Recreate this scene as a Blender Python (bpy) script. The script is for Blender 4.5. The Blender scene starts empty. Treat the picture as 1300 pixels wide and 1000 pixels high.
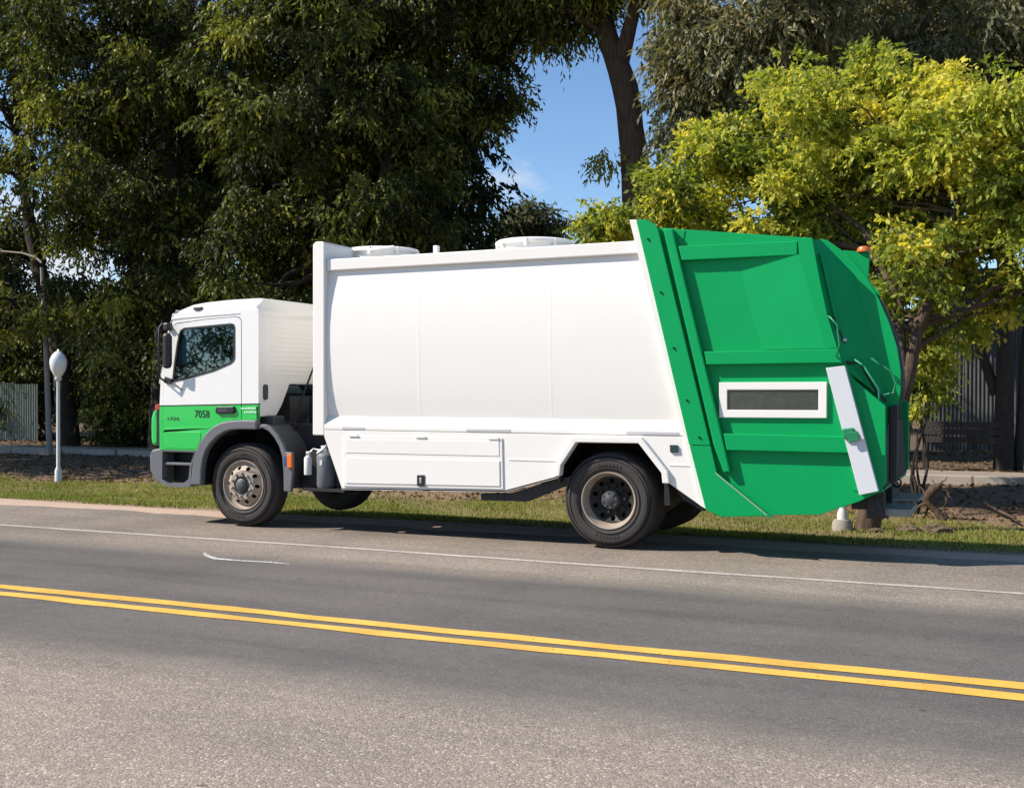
import bpy, bmesh, math, random
import numpy as np
from mathutils import Vector, Matrix
from mathutils.geometry import tessellate_polygon
random.seed(7)
RNG = np.random.default_rng(11)
R = math.radians
sc = bpy.context.scene
C = sc.collection

# ------------------------------------------------------------------ camera
cd = bpy.data.cameras.new('camera'); cam = bpy.data.objects.new('camera', cd); C.objects.link(cam)
sc.camera = cam
cd.sensor_width = 36.0; cd.lens = 1450 / 1300 * 36.0
cd.clip_start = 0.1; cd.clip_end = 3000
_psi, _pit, _rol = .421, -.004, .001
_f = Vector((-math.sin(_psi) * math.cos(_pit), math.cos(_psi) * math.cos(_pit), math.sin(_pit)))
_r = Vector((math.cos(_psi), math.sin(_psi), 0)); _u = _r.cross(_f)
_r2 = _r * math.cos(_rol) + _u * math.sin(_rol); _u2 = -_r * math.sin(_rol) + _u * math.cos(_rol)
M = Matrix.Identity(4)
for i in range(3):
    M[i][0] = _r2[i]; M[i][1] = _u2[i]; M[i][2] = -_f[i]; M[i][3] = (8.864, -11.591, 1.711)[i]
cam.matrix_world = M

# ------------------------------------------------------------------ light
SUN = Vector((-1.0, -.56, 1.0)).normalized()          # towards the sun
elev = math.asin(SUN.z); az = math.atan2(SUN.x, SUN.y)  # azimuth clockwise from +Y
w = bpy.data.worlds.new('World'); sc.world = w; w.use_nodes = True
nt = w.node_tree; nt.nodes.clear()
def N(nt, t, **k):
    n = nt.nodes.new(t)
    for a, b in k.items():
        if a == 'inp':
            for i, v in b.items(): n.inputs[i].default_value = v
        else: setattr(n, a, b)
    return n
wo = N(nt, 'ShaderNodeOutputWorld'); bg = N(nt, 'ShaderNodeBackground')
sky = N(nt, 'ShaderNodeTexSky', sky_type='NISHITA', sun_disc=False, sun_elevation=elev, sun_rotation=az,
        altitude=300, air_density=1.0, dust_density=0.05, ozone_density=5.0)
bg.inputs[1].default_value = .105
# scattered cumulus over the whole sky
tc = N(nt, 'ShaderNodeTexCoord'); mp = N(nt, 'ShaderNodeMapping'); mp.inputs['Location'].default_value = (.33, .1, .22)
mp.inputs['Scale'].default_value = (1, 1, 2.2)
ns = N(nt, 'ShaderNodeTexNoise', inp={'Scale': 5.2, 'Detail': 9.0, 'Roughness': .62})
rp = N(nt, 'ShaderNodeValToRGB'); rp.color_ramp.elements[0].position = .60; rp.color_ramp.elements[1].position = .80
mx = N(nt, 'ShaderNodeMixRGB'); mx.inputs[2].default_value = (5.0, 5.3, 6.0, 1)
nt.links.new(tc.outputs['Generated'], mp.inputs[0]); nt.links.new(mp.outputs[0], ns.inputs[0])
last = ns.outputs[0]
nrm = N(nt, 'ShaderNodeVectorMath', operation='NORMALIZE'); nt.links.new(tc.outputs['Generated'], nrm.inputs[0])
for d_, a_, w0 in (((-.412, .897, .150), .17, .9975), ((-.7215, .6875, .083), .16, .997), ((-.717, .678, .160), .15, .999)):
    dn = N(nt, 'ShaderNodeVectorMath', operation='DOT_PRODUCT'); dn.inputs[1].default_value = Vector(d_).normalized(); nt.links.new(nrm.outputs[0], dn.inputs[0])
    r_ = N(nt, 'ShaderNodeMapRange', interpolation_type='SMOOTHSTEP', inp={1: w0, 2: 1.0, 3: 0.0, 4: a_}); nt.links.new(dn.outputs['Value'], r_.inputs[0])
    ad = N(nt, 'ShaderNodeMath', operation='ADD'); nt.links.new(last, ad.inputs[0]); nt.links.new(r_.outputs[0], ad.inputs[1]); last = ad.outputs[0]
nt.links.new(last, rp.inputs[0]); nt.links.new(rp.outputs[0], mx.inputs[0])
hsv = N(nt, 'ShaderNodeHueSaturation', inp={'Saturation': 1.02, 'Value': 1.05}); nt.links.new(sky.outputs[0], hsv.inputs['Color']); nt.links.new(hsv.outputs[0], mx.inputs[1]); nt.links.new(mx.outputs[0], bg.inputs[0]); nt.links.new(bg.outputs[0], wo.inputs[0])
sl = bpy.data.lights.new('sun', 'SUN'); sl.energy = 4.8; sl.angle = R(.53); sl.color = (1, .915, .80)
so = bpy.data.objects.new('sun', sl); C.objects.link(so)
so.rotation_euler = SUN.to_track_quat('Z', 'Y').to_euler(); so.location = (-20, -10, 20)
vs = sc.view_settings; sc.display_settings.display_device = 'sRGB'
vs.view_transform = 'Standard'; vs.look = 'None'; vs.gamma = 1; vs.use_curve_mapping = False; vs.exposure = .57
sc.render.engine = 'CYCLES'
sc.cycles.max_bounces = 8; sc.cycles.diffuse_bounces = 3; sc.cycles.transparent_max_bounces = 8

# ------------------------------------------------------------------ materials
def mat(name): 
    m = bpy.data.materials.new(name); m.use_nodes = True
    return m, m.node_tree, m.node_tree.nodes['Principled BSDF']
def flat(name, col, rough=.5, metal=0, var=.12, scale=6, bump=0, bscale=60, coat=0, spec=.5, coordz=None):
    m, t, b = mat(name)
    tc = N(t, 'ShaderNodeTexCoord'); n = N(t, 'ShaderNodeTexNoise', inp={'Scale': scale, 'Detail': 6.0, 'Roughness': .6})
    t.links.new(tc.outputs['Object'], n.inputs[0])
    hs = N(t, 'ShaderNodeMixRGB', blend_type='MIX')
    hs.inputs[1].default_value = tuple(c * (1 - var) for c in col) + (1,)
    hs.inputs[2].default_value = tuple(min(1, c * (1 + var)) for c in col) + (1,)
    t.links.new(n.outputs[0], hs.inputs[0]); t.links.new(hs.outputs[0], b.inputs['Base Color'])
    b.inputs['Roughness'].default_value = rough; b.inputs['Metallic'].default_value = metal
    b.inputs['Coat Weight'].default_value = coat; b.inputs['Specular IOR Level'].default_value = spec
    b.inputs['Coat Roughness'].default_value = .08
    if bump:
        n2 = N(t, 'ShaderNodeTexNoise', inp={'Scale': bscale, 'Detail': 5.0}); t.links.new(tc.outputs['Object'], n2.inputs[0])
        bp = N(t, 'ShaderNodeBump', inp={'Strength': bump, 'Distance': .02}); t.links.new(n2.outputs[0], bp.inputs['Height'])
        t.links.new(bp.outputs[0], b.inputs['Normal'])
    return m
WHITE = flat('white_paint', (.80, .775, .73), .42, var=.02, scale=1.1, coat=.12, bump=.16, bscale=1.6)
CABWHITE = flat('cab_white_paint', (.80, .79, .765), .34, var=.015, coat=.25)
GREEN = flat('green_paint', (.0, .31, .088), .5, var=.07, scale=1.8, coat=.03, spec=.16, bump=.12, bscale=2.5)
GREY = flat('grey_plastic', (.13, .135, .145), .55, var=.1)
DGREY = flat('dark_plastic', (.045, .048, .052), .5, var=.15)
BLACK = flat('black_plastic', (.012, .012, .013), .5, var=.3)
CHAS = flat('chassis_black', (.012, .011, .011), .7, var=.4, scale=8)
RUB = flat('tyre_rubber', (.040, .035, .032), .78, var=.3, scale=5, bump=.15, bscale=30)
RIML = flat('dusty_rim', (.36, .30, .24), .62, metal=.15, var=.4, scale=9)
RIMD = flat('dark_rim', (.022, .018, .016), .6, metal=.2, var=.5, scale=12)
HUBC = flat('hub_metal', (.09, .10, .105), .5, metal=.3, var=.25, scale=20)
STRIPW = flat('strip_grey_white', (.62, .64, .66), .42, var=.03)
ALU = flat('aluminium', (.5, .5, .5), .35, metal=.8)
STEP = flat('galvanised_step', (.26, .27, .25), .5, metal=.3, var=.2)
ORANGE = flat('orange_lens', (.75, .16, .02), .25, coat=.5)
REDL = flat('red_lens', (.45, .03, .02), .25, coat=.5)
BLUES = flat('blue_sticker', (.03, .09, .22), .4)
REFL = flat('silver_reflector_tape', (.52, .51, .53), .35, var=.05)
SEAT = flat('seat_fabric', (.05, .055, .065), .9)
LATCH = flat('dark_green_lens', (.01, .045, .04), .2, coat=.6)
LATCHG = flat('green_latch_paint', (.01, .2, .08), .4, var=.4, scale=40)
TEXTB = flat('black_lettering', (.006, .006, .006), .5)
TEXTW = flat('pale_lettering', (.55, .8, .6), .5)
CONC = flat('concrete', (.30, .27, .235), .9, var=.22, scale=7, bump=.4, bscale=40)
POLEW = flat('white_pole_paint', (.62, .62, .60), .5, var=.08, scale=8)
# cab livery: white above, black pin line, bright green below
m, t, b = mat('cab_livery'); LIV = m
tc = N(t, 'ShaderNodeTexCoord'); sp = N(t, 'ShaderNodeSeparateXYZ'); t.links.new(tc.outputs['Object'], sp.inputs[0])
ma = N(t, 'ShaderNodeMath', operation='MULTIPLY_ADD', inp={1: -.022}); t.links.new(sp.outputs[0], ma.inputs[0]); t.links.new(sp.outputs[2], ma.inputs[2])
g1 = N(t, 'ShaderNodeMath', operation='GREATER_THAN', inp={1: 1.513}); g2 = N(t, 'ShaderNodeMath', operation='GREATER_THAN', inp={1: 1.530})
t.links.new(ma.outputs[0], g1.inputs[0]); t.links.new(ma.outputs[0], g2.inputs[0])
m1 = N(t, 'ShaderNodeMixRGB', inp={1: (.018, .52, .085, 1), 2: (.01, .012, .01, 1)}); m2 = N(t, 'ShaderNodeMixRGB', inp={2: (.80, .79, .765, 1)})
t.links.new(g1.outputs[0], m1.inputs[0]); t.links.new(m1.outputs[0], m2.inputs[1]); t.links.new(g2.outputs[0], m2.inputs[0])
t.links.new(m2.outputs[0], b.inputs['Base Color']); b.inputs['Roughness'].default_value = .3; b.inputs['Coat Weight'].default_value = .4
# window glass
m, t, b = mat('window_glass'); GLASS = m
t.nodes.remove(b); o = t.nodes['Material Output']
tr = N(t, 'ShaderNodeBsdfTransparent', inp={0: (.30, .42, .48, 1)}); gl = N(t, 'ShaderNodeBsdfGlossy', inp={'Roughness': .015, 0: (.75, .9, 1, 1)})
fr = N(t, 'ShaderNodeFresnel', inp={0: 1.5}); ad = N(t, 'ShaderNodeMath', operation='MULTIPLY_ADD', inp={1: 1.2, 2: .10})
ms = N(t, 'ShaderNodeMixShader'); t.links.new(fr.outputs[0], ad.inputs[0]); t.links.new(ad.outputs[0], ms.inputs[0])
t.links.new(tr.outputs[0], ms.inputs[1]); t.links.new(gl.outputs[0], ms.inputs[2]); t.links.new(ms.outputs[0], o.inputs[0])
SLOT = flat('dark_slot_glass', (.05, .055, .045), .22, var=.5, scale=14, coat=.3)
# lamp globe
GLOBE = flat('opal_globe', (.72, .72, .72), .25, var=.04, coat=.3)

def ramp(t, pts):
    r = N(t, 'ShaderNodeValToRGB'); e = r.color_ramp.elements
    while len(e) > 1: e.remove(e[-1])
    e[0].position = pts[0][0]; e[0].color = tuple(pts[0][1]) + (1,)
    for p, c in pts[1:]:
        x = e.new(p); x.color = tuple(c) + (1,)
    return r
def leafmat(name, pts, rough=.55, trans=.22):
    m, t, b = mat(name); o = t.nodes['Material Output']
    a = N(t, 'ShaderNodeAttribute', attribute_name='tint'); r = ramp(t, pts); t.links.new(a.outputs['Fac'], r.inputs[0])
    t.links.new(r.outputs[0], b.inputs['Base Color']); b.inputs['Roughness'].default_value = rough
    b.inputs['Specular IOR Level'].default_value = .18
    tl = N(t, 'ShaderNodeBsdfTranslucent'); g = N(t, 'ShaderNodeMixRGB', blend_type='MULTIPLY', inp={0: 1.0, 2: (1.5, 1.6, .55, 1)})
    t.links.new(r.outputs[0], g.inputs[1]); t.links.new(g.outputs[0], tl.inputs[0])
    s = N(t, 'ShaderNodeMixShader', inp={0: trans}); t.links.new(b.outputs[0], s.inputs[1]); t.links.new(tl.outputs[0], s.inputs[2])
    t.links.new(s.outputs[0], o.inputs[0]); return m
LEAFD = leafmat('dark_pepper_leaf', [(0, (.018, .021, .008)), (.4, (.055, .066, .018)), (.68, (.14, .155, .036)), (1, (.33, .33, .06))])
LEAFE = leafmat('eucalyptus_leaf', [(0, (.05, .055, .03)), (.5, (.12, .125, .065)), (.85, (.20, .19, .10)), (1, (.30, .24, .12))], .45)
LEAFY = leafmat('yellow_green_leaf', [(0, (.055, .08, .022)), (.3, (.19, .235, .045)), (.65, (.40, .41, .07)), (1, (.66, .56, .10))], .55, .42)
LEAFF = leafmat('far_leaf', [(0, (.028, .042, .018)), (1, (.07, .09, .03))])
GRASSM = leafmat('grass_blade', [(0, (.12, .165, .028)), (.45, (.21, .24, .05)), (.75, (.31, .30, .09)), (1, (.42, .34, .16))], .6, .3)
DRYM = leafmat('dry_leaf', [(0, (.06, .035, .018)), (.6, (.14, .085, .04)), (1, (.27, .19, .1))], .8, .1)
def barkmat(name, a, c, scale=3):
    m, t, b = mat(name); tc = N(t, 'ShaderNodeTexCoord'); mp = N(t, 'ShaderNodeMapping'); mp.inputs['Scale'].default_value = (6, 6, 1)
    n = N(t, 'ShaderNodeTexNoise', inp={'Scale': scale, 'Detail': 8.0, 'Roughness': .7}); r = ramp(t, [(.3, a), (.7, c)])
    t.links.new(tc.outputs['Object'], mp.inputs[0]); t.links.new(mp.outputs[0], n.inputs[0]); t.links.new(n.outputs[0], r.inputs[0])
    t.links.new(r.outputs[0], b.inputs['Base Color']); b.inputs['Roughness'].default_value = .9
    bp = N(t, 'ShaderNodeBump', inp={'Strength': .9, 'Distance': .05}); t.links.new(n.outputs[0], bp.inputs['Height']); t.links.new(bp.outputs[0], b.inputs['Normal'])
    return m
BARKD = barkmat('dark_bark', (.018, .014, .011), (.06, .046, .036))
BARKB = barkmat('brown_bark', (.035, .021, .014), (.15, .095, .062))
BARKP = barkmat('pale_bark', (.12, .095, .07), (.34, .28, .21))
PALEB = barkmat('peeling_bark', (.25, .20, .16), (.60, .52, .44))

# ------------------------------------------------------------------ mesh helpers
def link(name, me, mt, parent=None):
    o = bpy.data.objects.new(name, me); C.objects.link(o)
    if mt is not None: me.materials.append(mt)
    if parent is not None: o.parent = parent
    return o
def tag(o, label=None, cat=None, group=None, kind=None):
    if label: o['label'] = label
    if cat: o['category'] = cat
    if group: o['group'] = group
    if kind: o['kind'] = kind
    return o
def empty(name, loc=(0, 0, 0), parent=None):
    o = bpy.data.objects.new(name, None); C.objects.link(o); o.location = loc; o.empty_display_size = .2
    if parent is not None: o.parent = parent
    return o
def bm_out(bm, name, mt, parent=None, smooth=None, bevel=0, segs=2):
    me = bpy.data.meshes.new(name); bmesh.ops.recalc_face_normals(bm, faces=bm.faces); 
    if bevel:
        ed = [e for e in bm.edges if len(e.link_faces) == 2 and e.calc_face_angle(0) > R(35)]
        bmesh.ops.bevel(bm, geom=ed, offset=bevel, segments=segs, affect='EDGES', profile=.5, clamp_overlap=True)
    bm.to_mesh(me); bm.free(); o = link(name, me, mt, parent)
    if smooth is not None:
        me.shade_smooth()
        try: me.set_sharp_from_angle(angle=R(smooth or 40))
        except Exception: pass
    return o
def add_prism(bm, loops, y0, y1, ax='y', tf=None):
    """polygon(s) in a plane extruded; loops[0] outer, others holes. ax y: (x,z); x: (y,z); z: (x,y)"""
    mk = {'y': lambda a, b, d: (a, d, b), 'x': lambda a, b, d: (d, a, b), 'z': lambda a, b, d: (a, b, d)}[ax]
    tf = tf or (lambda v: v)
    flatl = [p for l in loops for p in l]
    tris = tessellate_polygon([[Vector((p[0], p[1], 0)) for p in l] for l in loops])
    A = [bm.verts.new(tf(mk(p[0], p[1], y0))) for p in flatl]; B = [bm.verts.new(tf(mk(p[0], p[1], y1))) for p in flatl]
    if len(loops) == 1:
        bm.faces.new(A); bm.faces.new(B[::-1])
    else:
        for a, b_, c in tris:
            try: bm.faces.new((A[a], A[b_], A[c])); bm.faces.new((B[c], B[b_], B[a]))
            except ValueError: pass
    k = 0
    for l in loops:
        n = len(l)
        for i in range(n):
            j = (i + 1) % n
            bm.faces.new((A[k + i], A[k + j], B[k + j], B[k + i]))
        k += n
def prism(name, loops, y0, y1, mt, parent=None, ax='y', bevel=0, tf=None, segs=2, smooth=None):
    if not isinstance(loops[0][0], (tuple, list)): loops = [loops]
    bm = bmesh.new(); add_prism(bm, loops, y0, y1, ax, tf); return bm_out(bm, name, mt, parent, smooth, bevel, segs)
def add_box(bm, x0, x1, y0, y1, z0, z1, tf=None):
    add_prism(bm, [[(x0, z0), (x1, z0), (x1, z1), (x0, z1)]], y0, y1, tf=tf)
def box(name, x0, x1, y0, y1, z0, z1, mt, parent=None, bevel=0, tf=None):
    bm = bmesh.new(); add_box(bm, x0, x1, y0, y1, z0, z1, tf); return bm_out(bm, name, mt, parent, None, bevel)
def boxes(name, L, mt, parent=None, bevel=0):
    for l in L:
        bm = bmesh.new(); add_box(bm, *l); o = bm_out(bm, name, mt, parent, None, bevel)
    return o
def add_tube(bm, pts, rad, n=8, caps=True):
    pts = [Vector(p) for p in pts]; rings = []
    up = Vector((0, 0, 1)); prev = None
    for i, p in enumerate(pts):
        d = (pts[min(i + 1, len(pts) - 1)] - pts[max(i - 1, 0)]).normalized()
        a = prev if prev is not None else (Vector((1, 0, 0)) if abs(d.x) < .8 else Vector((0, 1, 0)))
        a = (a - d * a.dot(d)).normalized(); b = d.cross(a); prev = a
        r = rad[i] if isinstance(rad, (list, tuple)) else rad
        rings.append([bm.verts.new(p + (a * math.cos(2 * math.pi * k / n) + b * math.sin(2 * math.pi * k / n)) * r) for k in range(n)])
    for q, s in zip(rings, rings[1:]):
        for k in range(n): bm.faces.new((q[k], q[(k + 1) % n], s[(k + 1) % n], s[k]))
    if caps: bm.faces.new(rings[0][::-1]); bm.faces.new(rings[-1])
def tube(name, pts, rad, mt, parent=None, n=8):
    bm = bmesh.new(); add_tube(bm, pts, rad, n); return bm_out(bm, name, mt, parent, 50)
def add_lathe(bm, prof, n=40, c=(0, 0, 0), axis='y', closed=False, caps=False):
    """prof: list of (r, t) ; t along axis"""
    rings = []
    for r, tt in prof:
        ring = []
        for k in range(n):
            a = 2 * math.pi * k / n; u, v = r * math.cos(a), r * math.sin(a)
            p = {'y': (u, tt, v), 'z': (u, v, tt), 'x': (tt, u, v)}[axis]
            ring.append(bm.verts.new((c[0] + p[0], c[1] + p[1], c[2] + p[2])))
        rings.append(ring)
    pr = list(zip(rings, rings[1:])) + ([(rings[-1], rings[0])] if closed else [])
    for q, s in pr:
        for k in range(n): bm.faces.new((q[k], q[(k + 1) % n], s[(k + 1) % n], s[k]))
    if caps:
        for rg, (r, _) in ((rings[0], prof[0]), (rings[-1], prof[-1])):
            if r > 1e-4: bm.faces.new(rg)
def lathe(name, prof, mt, parent=None, n=40, c=(0, 0, 0), axis='y', closed=False, smooth=40):
    bm = bmesh.new(); add_lathe(bm, prof, n, c, axis, closed)
    bmesh.ops.remove_doubles(bm, verts=bm.verts, dist=1e-5)
    return bm_out(bm, name, mt, parent, smooth)
def mesh_np(name, V, F, mt, parent=None, tint=None, smooth=False):
    V = np.asarray(V, np.float32); F = np.asarray(F, np.int32); k = F.shape[1]
    me = bpy.data.meshes.new(name); me.vertices.add(len(V)); me.vertices.foreach_set('co', V.ravel())
    me.loops.add(F.size); me.loops.foreach_set('vertex_index', F.ravel())
    me.polygons.add(len(F)); me.polygons.foreach_set('loop_start', np.arange(0, F.size, k, dtype=np.int32))
    me.polygons.foreach_set('loop_total', np.full(len(F), k, np.int32)); me.update(calc_edges=True)
    if tint is not None:
        a = me.attributes.new('tint', 'FLOAT', 'POINT'); a.data.foreach_set('value', np.asarray(tint, np.float32))
    if smooth: me.shade_smooth()
    return link(name, me, mt, parent)
def text(name, s, size, loc, mt, parent, sx=1.0, depth=.002):
    cu = bpy.data.curves.new(name, 'FONT'); cu.body = s; cu.size = size; cu.extrude = depth; cu.resolution_u = 3
    o = bpy.data.objects.new('tmp', cu); C.objects.link(o)
    dg = bpy.context.evaluated_depsgraph_get(); me = bpy.data.meshes.new_from_object(o.evaluated_get(dg)); bpy.data.objects.remove(o)
    me.transform(Matrix.Translation(loc) @ Matrix.Rotation(R(90), 4, 'X') @ Matrix.Diagonal((sx, 1, 1, 1)))
    me.materials.clear(); return link(name, me, mt, parent)
def mir(v): return (v[0], 2.42 - v[1], v[2])

# ------------------------------------------------------------------ terrain
ZP = [(-40, 0), (.75, 0), (1.0, -.006), (1.6, -.022), (2.45, -.068), (3.2, -.17), (4.3, -.315), (5.5, -.36), (7.5, -.34), (9.5, -.27), (12.4, -.16), (13.2, -.12), (20, -.08), (60, 0), (400, 0)]
def ground_z(x, y):
    z = np.interp(y, [p[0] for p in ZP], [p[1] for p in ZP])
    amp = np.clip((np.asarray(y) - 2.6) / 2, 0, 1) * .028
    return z + amp * (np.sin(np.asarray(x) * 1.3 + np.asarray(y) * .7) * .6 + np.sin(np.asarray(x) * .53 - np.asarray(y) * 1.9 + 1) + .5 * np.sin(np.asarray(x) * 3.1 + 2 * np.asarray(y)))
xs = np.concatenate([np.linspace(-400, -44, 14), np.arange(-40, 26, .5), np.linspace(30, 400, 14)])
ys = np.concatenate([[1.0, 1.3, 1.6, 2.0, 2.45], np.arange(2.8, 30, .3), np.linspace(31, 60, 10), np.linspace(80, 600, 8)])
X, Y_ = np.meshgrid(xs, ys, indexing='ij'); Z = ground_z(X, Y_)
V = np.stack([X, Y_, Z], -1).reshape(-1, 3); ny = len(ys)
I = (np.arange(len(xs) - 1)[:, None] * ny + np.arange(ny - 1)[None]).ravel()
F = np.stack([I, I + ny, I + ny + 1, I + 1], 1)
m, t, b = mat('verge_ground')
tc = N(t, 'ShaderNodeTexCoord'); sp = N(t, 'ShaderNodeSeparateXYZ'); t.links.new(tc.outputs['Object'], sp.inputs[0])
n1 = N(t, 'ShaderNodeTexNoise', inp={'Scale': .8, 'Detail': 6.0, 'Roughness': .65}); n2 = N(t, 'ShaderNodeTexNoise', inp={'Scale': 14.0, 'Detail': 8.0, 'Roughness': .7})
t.links.new(tc.outputs['Object'], n1.inputs[0]); t.links.new(tc.outputs['Object'], n2.inputs[0])
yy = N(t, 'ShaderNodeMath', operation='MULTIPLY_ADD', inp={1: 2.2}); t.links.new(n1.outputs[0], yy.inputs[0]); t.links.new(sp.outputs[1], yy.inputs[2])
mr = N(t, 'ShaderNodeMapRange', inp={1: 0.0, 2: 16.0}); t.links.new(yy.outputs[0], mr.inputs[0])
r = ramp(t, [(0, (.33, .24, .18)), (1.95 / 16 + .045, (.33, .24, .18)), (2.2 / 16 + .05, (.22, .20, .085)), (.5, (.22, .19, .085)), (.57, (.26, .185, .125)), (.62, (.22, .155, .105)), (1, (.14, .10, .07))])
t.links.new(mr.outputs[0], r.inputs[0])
mm = N(t, 'ShaderNodeMixRGB', blend_type='MULTIPLY', inp={0: 1.0}); r2 = ramp(t, [(.3, (.62, .6, .58)), (.7, (1.35, 1.33, 1.3))])
t.links.new(n2.outputs[0], r2.inputs[0]); t.links.new(r.outputs[0], mm.inputs[1]); t.links.new(r2.outputs[0], mm.inputs[2])
t.links.new(mm.outputs[0], b.inputs['Base Color']); b.inputs['Roughness'].default_value = .95; b.inputs['Specular IOR Level'].default_value = .1
bp = N(t, 'ShaderNodeBump', inp={'Strength': .8, 'Distance': .05}); t.links.new(n2.outputs[0], bp.inputs['Height']); t.links.new(bp.outputs[0], b.inputs['Normal'])
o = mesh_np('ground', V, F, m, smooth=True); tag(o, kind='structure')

# road with worn dark lane, coarse pale shoulder texture
m, t, b = mat('asphalt')
tc = N(t, 'ShaderNodeTexCoord'); sp = N(t, 'ShaderNodeSeparateXYZ'); t.links.new(tc.outputs['Object'], sp.inputs[0])
nl = N(t, 'ShaderNodeTexNoise', inp={'Scale': .55, 'Detail': 5.0, 'Roughness': .6}); t.links.new(tc.outputs['Object'], nl.inputs[0])
ye = N(t, 'ShaderNodeMath', operation='MULTIPLY_ADD', inp={1: .30}); t.links.new(nl.outputs[0], ye.inputs[0]); t.links.new(sp.outputs[1], ye.inputs[2])
mr = N(t, 'ShaderNodeMapRange', inp={1: -10.0, 2: 2.0}); t.links.new(ye.outputs[0], mr.inputs[0])
def yp(y): return (y + 10 + .15) / 12
band = ramp(t, [(yp(-6.3), (0, 0, 0)), (yp(-5.65), (1, 1, 1)), (yp(-2.35), (1, 1, 1)), (yp(-1.75), (0, 0, 0))]); t.links.new(mr.outputs[0], band.inputs[0])
vo = N(t, 'ShaderNodeTexVoronoi', inp={'Scale': 85.0}); t.links.new(tc.outputs['Object'], vo.inputs[0])
vo2 = N(t, 'ShaderNodeTexVoronoi', inp={'Scale': 150.0}); t.links.new(tc.outputs['Object'], vo2.inputs[0])
sv = N(t, 'ShaderNodeSeparateColor'); t.links.new(vo.outputs['Color'], sv.inputs[0])
sv2 = N(t, 'ShaderNodeSeparateColor'); t.links.new(vo2.outputs['Color'], sv2.inputs[0])
ca = ramp(t, [(0, (.205, .170, .140)), (.3, (.275, .228, .188)), (.75, (.325, .270, .222)), (.93, (.39, .33, .275)), (1, (.56, .49, .42))]); t.links.new(sv.outputs[0], ca.inputs[0])
cb = ramp(t, [(0, (.108, .098, .090)), (.5, (.142, .129, .118)), (.9, (.165, .150, .136)), (1, (.28, .255, .23))]); t.links.new(sv2.outputs[0], cb.inputs[0])
mxb = N(t, 'ShaderNodeMixRGB'); t.links.new(band.outputs[0], mxb.inputs[0]); t.links.new(ca.outputs[0], mxb.inputs[1]); t.links.new(cb.outputs[0], mxb.inputs[2])
# large blotches and dark patches stretched along the road
mp = N(t, 'ShaderNodeMapping'); mp.inputs['Scale'].default_value = (.22, 1.3, 1); t.links.new(tc.outputs['Object'], mp.inputs[0])
n3 = N(t, 'ShaderNodeTexNoise', inp={'Scale': 1.2, 'Detail': 7.0, 'Roughness': .62, 'Distortion': .4}); t.links.new(mp.outputs[0], n3.inputs[0])
r3 = ramp(t, [(.28, (.74, .75, .76)), (.5, (1, 1, 1)), (.72, (1.13, 1.12, 1.10))]); t.links.new(n3.outputs[0], r3.inputs[0])
mu = N(t, 'ShaderNodeMixRGB', blend_type='MULTIPLY', inp={0: 1.0}); t.links.new(mxb.outputs[0], mu.inputs[1]); t.links.new(r3.outputs[0], mu.inputs[2])
# seam / tyre track at y = -3.15
dt = N(t, 'ShaderNodeMapRange', inp={1: -10.0, 2: 2.0}); t.links.new(sp.outputs[1], dt.inputs[0])
tr3 = ramp(t, [(( -3.36 + 10) / 12, (1, 1, 1)), ((-3.16 + 10) / 12, (.86, .86, .87)), ((-2.98 + 10) / 12, (1, 1, 1)), ((-2.7 + 10) / 12, (1, 1, 1)), ((-2.5 + 10) / 12, (.94, .94, .94)), ((-2.2 + 10) / 12, (1, 1, 1))]); t.links.new(dt.outputs[0], tr3.inputs[0])
mu2 = N(t, 'ShaderNodeMixRGB', blend_type='MULTIPLY', inp={0: 1.0}); t.links.new(mu.outputs[0], mu2.inputs[1]); t.links.new(tr3.outputs[0], mu2.inputs[2])
# fine speckle
n4 = N(t, 'ShaderNodeTexNoise', inp={'Scale': 9.0, 'Detail': 8.0, 'Roughness': .75}); t.links.new(tc.outputs['Object'], n4.inputs[0])
r4 = ramp(t, [(.25, (.8, .8, .8)), (.75, (1.2, 1.2, 1.2))]); t.links.new(n4.outputs[0], r4.inputs[0])
mu3 = N(t, 'ShaderNodeMixRGB', blend_type='MULTIPLY', inp={0: .7}); t.links.new(mu2.outputs[0], mu3.inputs[1]); t.links.new(r4.outputs[0], mu3.inputs[2])
# pits
np_ = N(t, 'ShaderNodeTexNoise', inp={'Scale': 11.0, 'Detail': 3.0, 'Roughness': .5}); mpp = N(t, 'ShaderNodeMapping'); mpp.inputs['Scale'].default_value = (.7, 1.6, 1)
t.links.new(tc.outputs['Object'], mpp.inputs[0]); t.links.new(mpp.outputs[0], np_.inputs[0])
rpit = ramp(t, [(.25, (.35, .33, .32)), (.285, (1, 1, 1))]); t.links.new(np_.outputs[0], rpit.inputs[0])
mu4 = N(t, 'ShaderNodeMixRGB', blend_type='MULTIPLY', inp={0: 1.0}); t.links.new(mu3.outputs[0], mu4.inputs[1]); t.links.new(rpit.outputs[0], mu4.inputs[2])
t.links.new(mu4.outputs[0], b.inputs['Base Color']); b.inputs['Roughness'].default_value = .88; b.inputs['Specular IOR Level'].default_value = .25
hb = N(t, 'ShaderNodeMixRGB', inp={1: (0, 0, 0, 1), 2: (.75, .75, .75, 1)}); t.links.new(band.outputs[0], hb.inputs[0])
bs = N(t, 'ShaderNodeMath', operation='SUBTRACT', inp={0: 1.0}); t.links.new(hb.outputs[0], bs.inputs[1])
bp = N(t, 'ShaderNodeBump', inp={'Distance': .0032}); t.links.new(bs.outputs[0], bp.inputs['Strength']); t.links.new(vo.outputs['Distance'], bp.inputs['Height']); bp.invert = True
t.links.new(bp.outputs[0], b.inputs['Normal'])
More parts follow.
